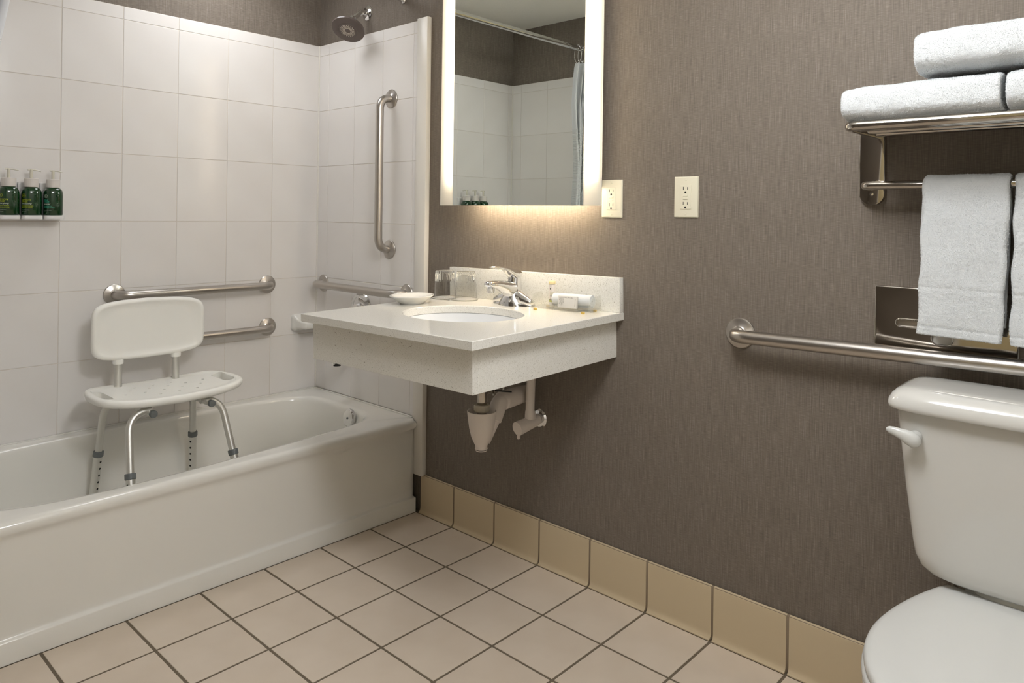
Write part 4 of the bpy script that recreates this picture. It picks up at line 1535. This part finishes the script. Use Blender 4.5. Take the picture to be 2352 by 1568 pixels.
# ------------------------------------------------------------------ tissue dispenser
def dispenser():
    x0, x1, z0, z1 = 1.609, 1.886, 0.8395, 0.977
    cx, cz = (x0 + x1) / 2, (z0 + z1) / 2
    t = thing('tissue_dispenser', 'flat polished steel recessed tissue dispenser on wallpaper behind the hand towels', 'dispenser', (cx, 0.0, z0))
    hx, hz = (x1 - x0) / 2, (z1 - z0) / 2
    # front plate with slot and thumb opening: front face polygon grid around a slot
    sl = [(u - 0.0255, v + 0.8966 - cz) for u, v in rrect(0.068, 0.0092, 0.0091, 8)]
    plate = obj('cover_plate', prism(rrect(hx, hz, 0.003, 3), 0.0, 0.011, lambda u, v, h: (u, -h, v + hz), 0.003), M['polished'], t, smooth=30)
    me = plate.data
    cut = prism([(u, v) for u, v in sl], -0.02, 0.03, lambda u, v, h: (u, -h, v + hz))
    c2 = prism([(u + 0.0 - 0.0005, v + 0.8690 - cz) for u, v in rrect(0.021, 0.0125, 0.0120, 8)], -0.02, 0.03, lambda u, v, h: (u, -h, v + hz))
    cut.add(c2.v, c2.f)
    co = obj('cutter', cut, None, t, smooth=None)
    md = plate.modifiers.new('b', 'BOOLEAN')
    md.operation = 'DIFFERENCE'
    md.solver = 'EXACT'
    md.object = co
    bpy.context.view_layer.update()
    nm = bpy.data.meshes.new_from_object(plate.evaluated_get(bpy.context.evaluated_depsgraph_get()))
    plate.modifiers.clear()
    plate.data = nm
    nm.materials.clear()
    nm.materials.append(M['polished'])
    nm.set_sharp_from_angle(angle=math.radians(30))
    bpy.data.objects.remove(co, do_unlink=True)
    # rolled slot lips
    for pts in (sl, [(u - 0.0005, v + 0.8690 - cz) for u, v in rrect(0.021, 0.0125, 0.0120, 8)]):
        pp = [(u, -0.0112, v + hz) for u, v in pts]
        obj('slot_lip', tube(pp + [pp[0], pp[1]], 0.0013, 8, False), M['polished'], t)
    # serrated blade along the upper lip
    g = G()
    for k in range(34):
        u = -0.0255 - 0.058 + k * 0.0035
        zt_ = 0.8966 - cz + 0.0085 + hz
        g.add([(u, -0.008, zt_), (u + 0.0035, -0.008, zt_), (u + 0.00175, -0.0085, zt_ - 0.0028)], [(0, 1, 2)])
    tag(obj('blade_teeth', g, M['polished'], t), kind='stuff')
    obj('back_plate', box((-0.105, -0.004, 0.012), (0.105, -0.0015, 0.09), 0.0), M['steel'], t)
    obj('tissue', box((-0.030, -0.0065, 0.012), (0.030, -0.0045, 0.048), 0.0), M['paper'], t)


dispenser()


# ------------------------------------------------------------------ toilet
def toilet():
    XC = 1.912
    t = thing('toilet', 'white two-piece toilet with closed lid under the long grab bar', 'toilet', (XC, -0.40, 0.0))
    oy = 0.40
    # tank: tapered box with rounded corners
    rings = []
    for z, hx, y0, y1, e in ((0.4215, 0.122, -0.180, -0.050, 4.0), (0.4225, 0.140, -0.190, -0.040, 4.3), (0.429, 0.156, -0.198, -0.032, 4.7), (0.442, 0.1680, -0.203, -0.028, 5.4), (0.462, 0.1755, -0.2055, -0.026, 6.0), (0.49, 0.1795, -0.2065, -0.026, 6.5), (0.60, 0.192, -0.212, -0.026, 7), (0.755, 0.2075, -0.219, -0.026, 7.5)):
        rings.append(sring(0, (y0 + y1) / 2 + oy, z, hx, (y1 - y0) / 2, 72, e))
    tank = obj('tank', loft(rings), M['toilet'], t, smooth=60)
    rings = []
    for z, ins in ((0.7495, 0.012), (0.751, 0.004), (0.7535, 0.0005), (0.760, 0.0), (0.768, 0.0015), (0.778, 0.007), (0.786, 0.015), (0.791, 0.026), (0.793, 0.042), (0.7935, 0.08)):
        rings.append(sring(0, -0.127 + oy, z, 0.2235 - ins, 0.112 - ins * 0.9, 72, 6.0))
    obj('tank_lid', loft(rings), M['toilet'], t, smooth=60)
    # flush lever
    lx, ly, lz = 1.7475 - XC, -0.2225 + oy, 0.7025
    lev = []
    for (u, dz, yy, a, b) in ((0.014, -0.004, 0.012, 0.004, 0.004), (0.010, -0.003, 0.014, 0.011, 0.009), (0.0, -0.002, 0.016, 0.0160, 0.0115), (-0.011, 0.002, 0.0185, 0.0140, 0.010), (-0.022, 0.0065, 0.020, 0.0105, 0.008), (-0.031, 0.0095, 0.0215, 0.0088, 0.0065), (-0.040, 0.011, 0.0225, 0.007, 0.0055), (-0.045, 0.0115, 0.023, 0.0035, 0.003)):
        lev.append([(lx + u, ly - yy + b * math.cos(TAU * k / 20), lz + dz + a * math.sin(TAU * k / 20)) for k in range(20)])
    obj('flush_lever', loft(lev), M['seatplastic'], t, smooth=60)
    obj('lever_hub', lathe([(0.012, 0.0), (0.0125, 0.004), (0.011, 0.014), (0.0, 0.016)], 22, '-y', (lx, ly + 0.006, lz)), M['seatplastic'], t)

    # egg outline used for bowl, seat and lid
    def egg(hw, yb, ym, yf, wb, n=64):
        pts = []
        m = n // 2
        for k in range(m + 1):           # front half, right to left
            a = math.pi * k / m
            pts.append((hw * math.cos(a), ym - (ym - yf) * math.sin(a)))
        for k in range(1, 14):           # up the left side to the back
            s = k / 14
            y = ym + (yb - ym) * s
            pts.append((-(hw - (hw - wb) * s ** 1.8), y))
        for k in range(9):
            s = k / 8
            pts.append((-wb * 0.965 + 2 * wb * 0.965 * s, yb + 0.004))
        for k in range(13, 0, -1):
            s = k / 14
            y = ym + (yb - ym) * s
            pts.append((hw - (hw - wb) * s ** 1.8, y))
        return pts
    E_ = lambda ins, z, hw=0.1830, yb=-0.163, ym=-0.415, yf=-0.655, wb=0.126: [(x, y + oy, z) for x, y in egg(hw - ins, yb - ins * 0.5, ym, yf + ins, wb - ins)]
    lid = [E_(0.006, 0.3905), E_(0.0015, 0.3915), E_(0.0, 0.3945), E_(0.0, 0.4), E_(0.0015, 0.4045), E_(0.005, 0.4075), E_(0.012, 0.4095), E_(0.03, 0.4115), E_(0.07, 0.413), E_(0.115, 0.4135)]
    obj('lid', loft(lid), M['seatplastic'], t, smooth=50)
    S_ = lambda ins, z: E_(ins - 0.003, z)
    obj('seat', loft([S_(0.10, 0.371), S_(0.006, 0.371), S_(0.001, 0.373), S_(0.0, 0.377), S_(0.0, 0.384), S_(0.003, 0.388), S_(0.01, 0.3898), S_(0.1, 0.3898)]), M['seatplastic'], t, smooth=50)
    rings = []
    for z, hw, yb, ym, yf, wb in ((0.0, 0.105, -0.12, -0.36, -0.56, 0.095), (0.02, 0.108, -0.115, -0.36, -0.565, 0.098), (0.06, 0.098, -0.115, -0.36, -0.55, 0.09), (0.15, 0.095, -0.115, -0.36, -0.545, 0.086), (0.22, 0.118, -0.11, -0.38, -0.58, 0.092), (0.28, 0.152, -0.105, -0.40, -0.62, 0.10), (0.325, 0.176, -0.10, -0.41, -0.643, 0.108), (0.345, 0.1835, -0.095, -0.415, -0.652, 0.112), (0.36, 0.185, -0.09, -0.415, -0.654, 0.114), (0.367, 0.182, -0.09, -0.415, -0.651, 0.112), (0.3705, 0.17, -0.1, -0.415, -0.64, 0.105)):
        rings.append([(x, y + oy, z) for x, y in egg(hw, yb, ym, yf, wb)])
    obj('bowl', loft(rings), M['toilet'], t, smooth=60)
    # shelf of the bowl that carries the tank
    obj('tank_shelf', loft([sring(0, -0.13 + oy, z, a, b, 48, 3.5) for z, a, b in ((0.30, 0.09, 0.06), (0.36, 0.085, 0.065), (0.40, 0.08, 0.06), (0.42, 0.08, 0.05), (0.43, 0.08, 0.045))]), M['toilet'], t, smooth=60)
    for s in (-1, 1):
        obj('hinge', box((s * 0.07 - 0.018, -0.178 + oy, 0.385), (s * 0.07 + 0.018, -0.150 + oy, 0.414), 0.008), M['seatplastic'], t)
    # water connection on the tub side
    hx = 1.796 - XC
    obj('supply_nut', lathe([(0.0, 0.406), (0.015, 0.406), (0.0165, 0.409), (0.0165, 0.426), (0.0, 0.426)], 8, 'z', (hx, -0.105 + oy, 0)), M['pipecover'], t, smooth=20)
    obj('supply_hose', tube(fillet([(hx, -0.105 + oy, 0.410), (hx, -0.105 + oy, 0.25), (hx - 0.05, -0.05 + oy, 0.17), (hx - 0.05, 0.0 + oy, 0.17)], 0.04), 0.0058, 14), M['hose'], t)
    obj('wall_flange', lathe([(0.0, 0.0), (0.028, 0.0), (0.026, 0.006), (0.0, 0.008)], 28, '-y', (hx - 0.05, oy, 0.17)), M['chrome'], t)


toilet()
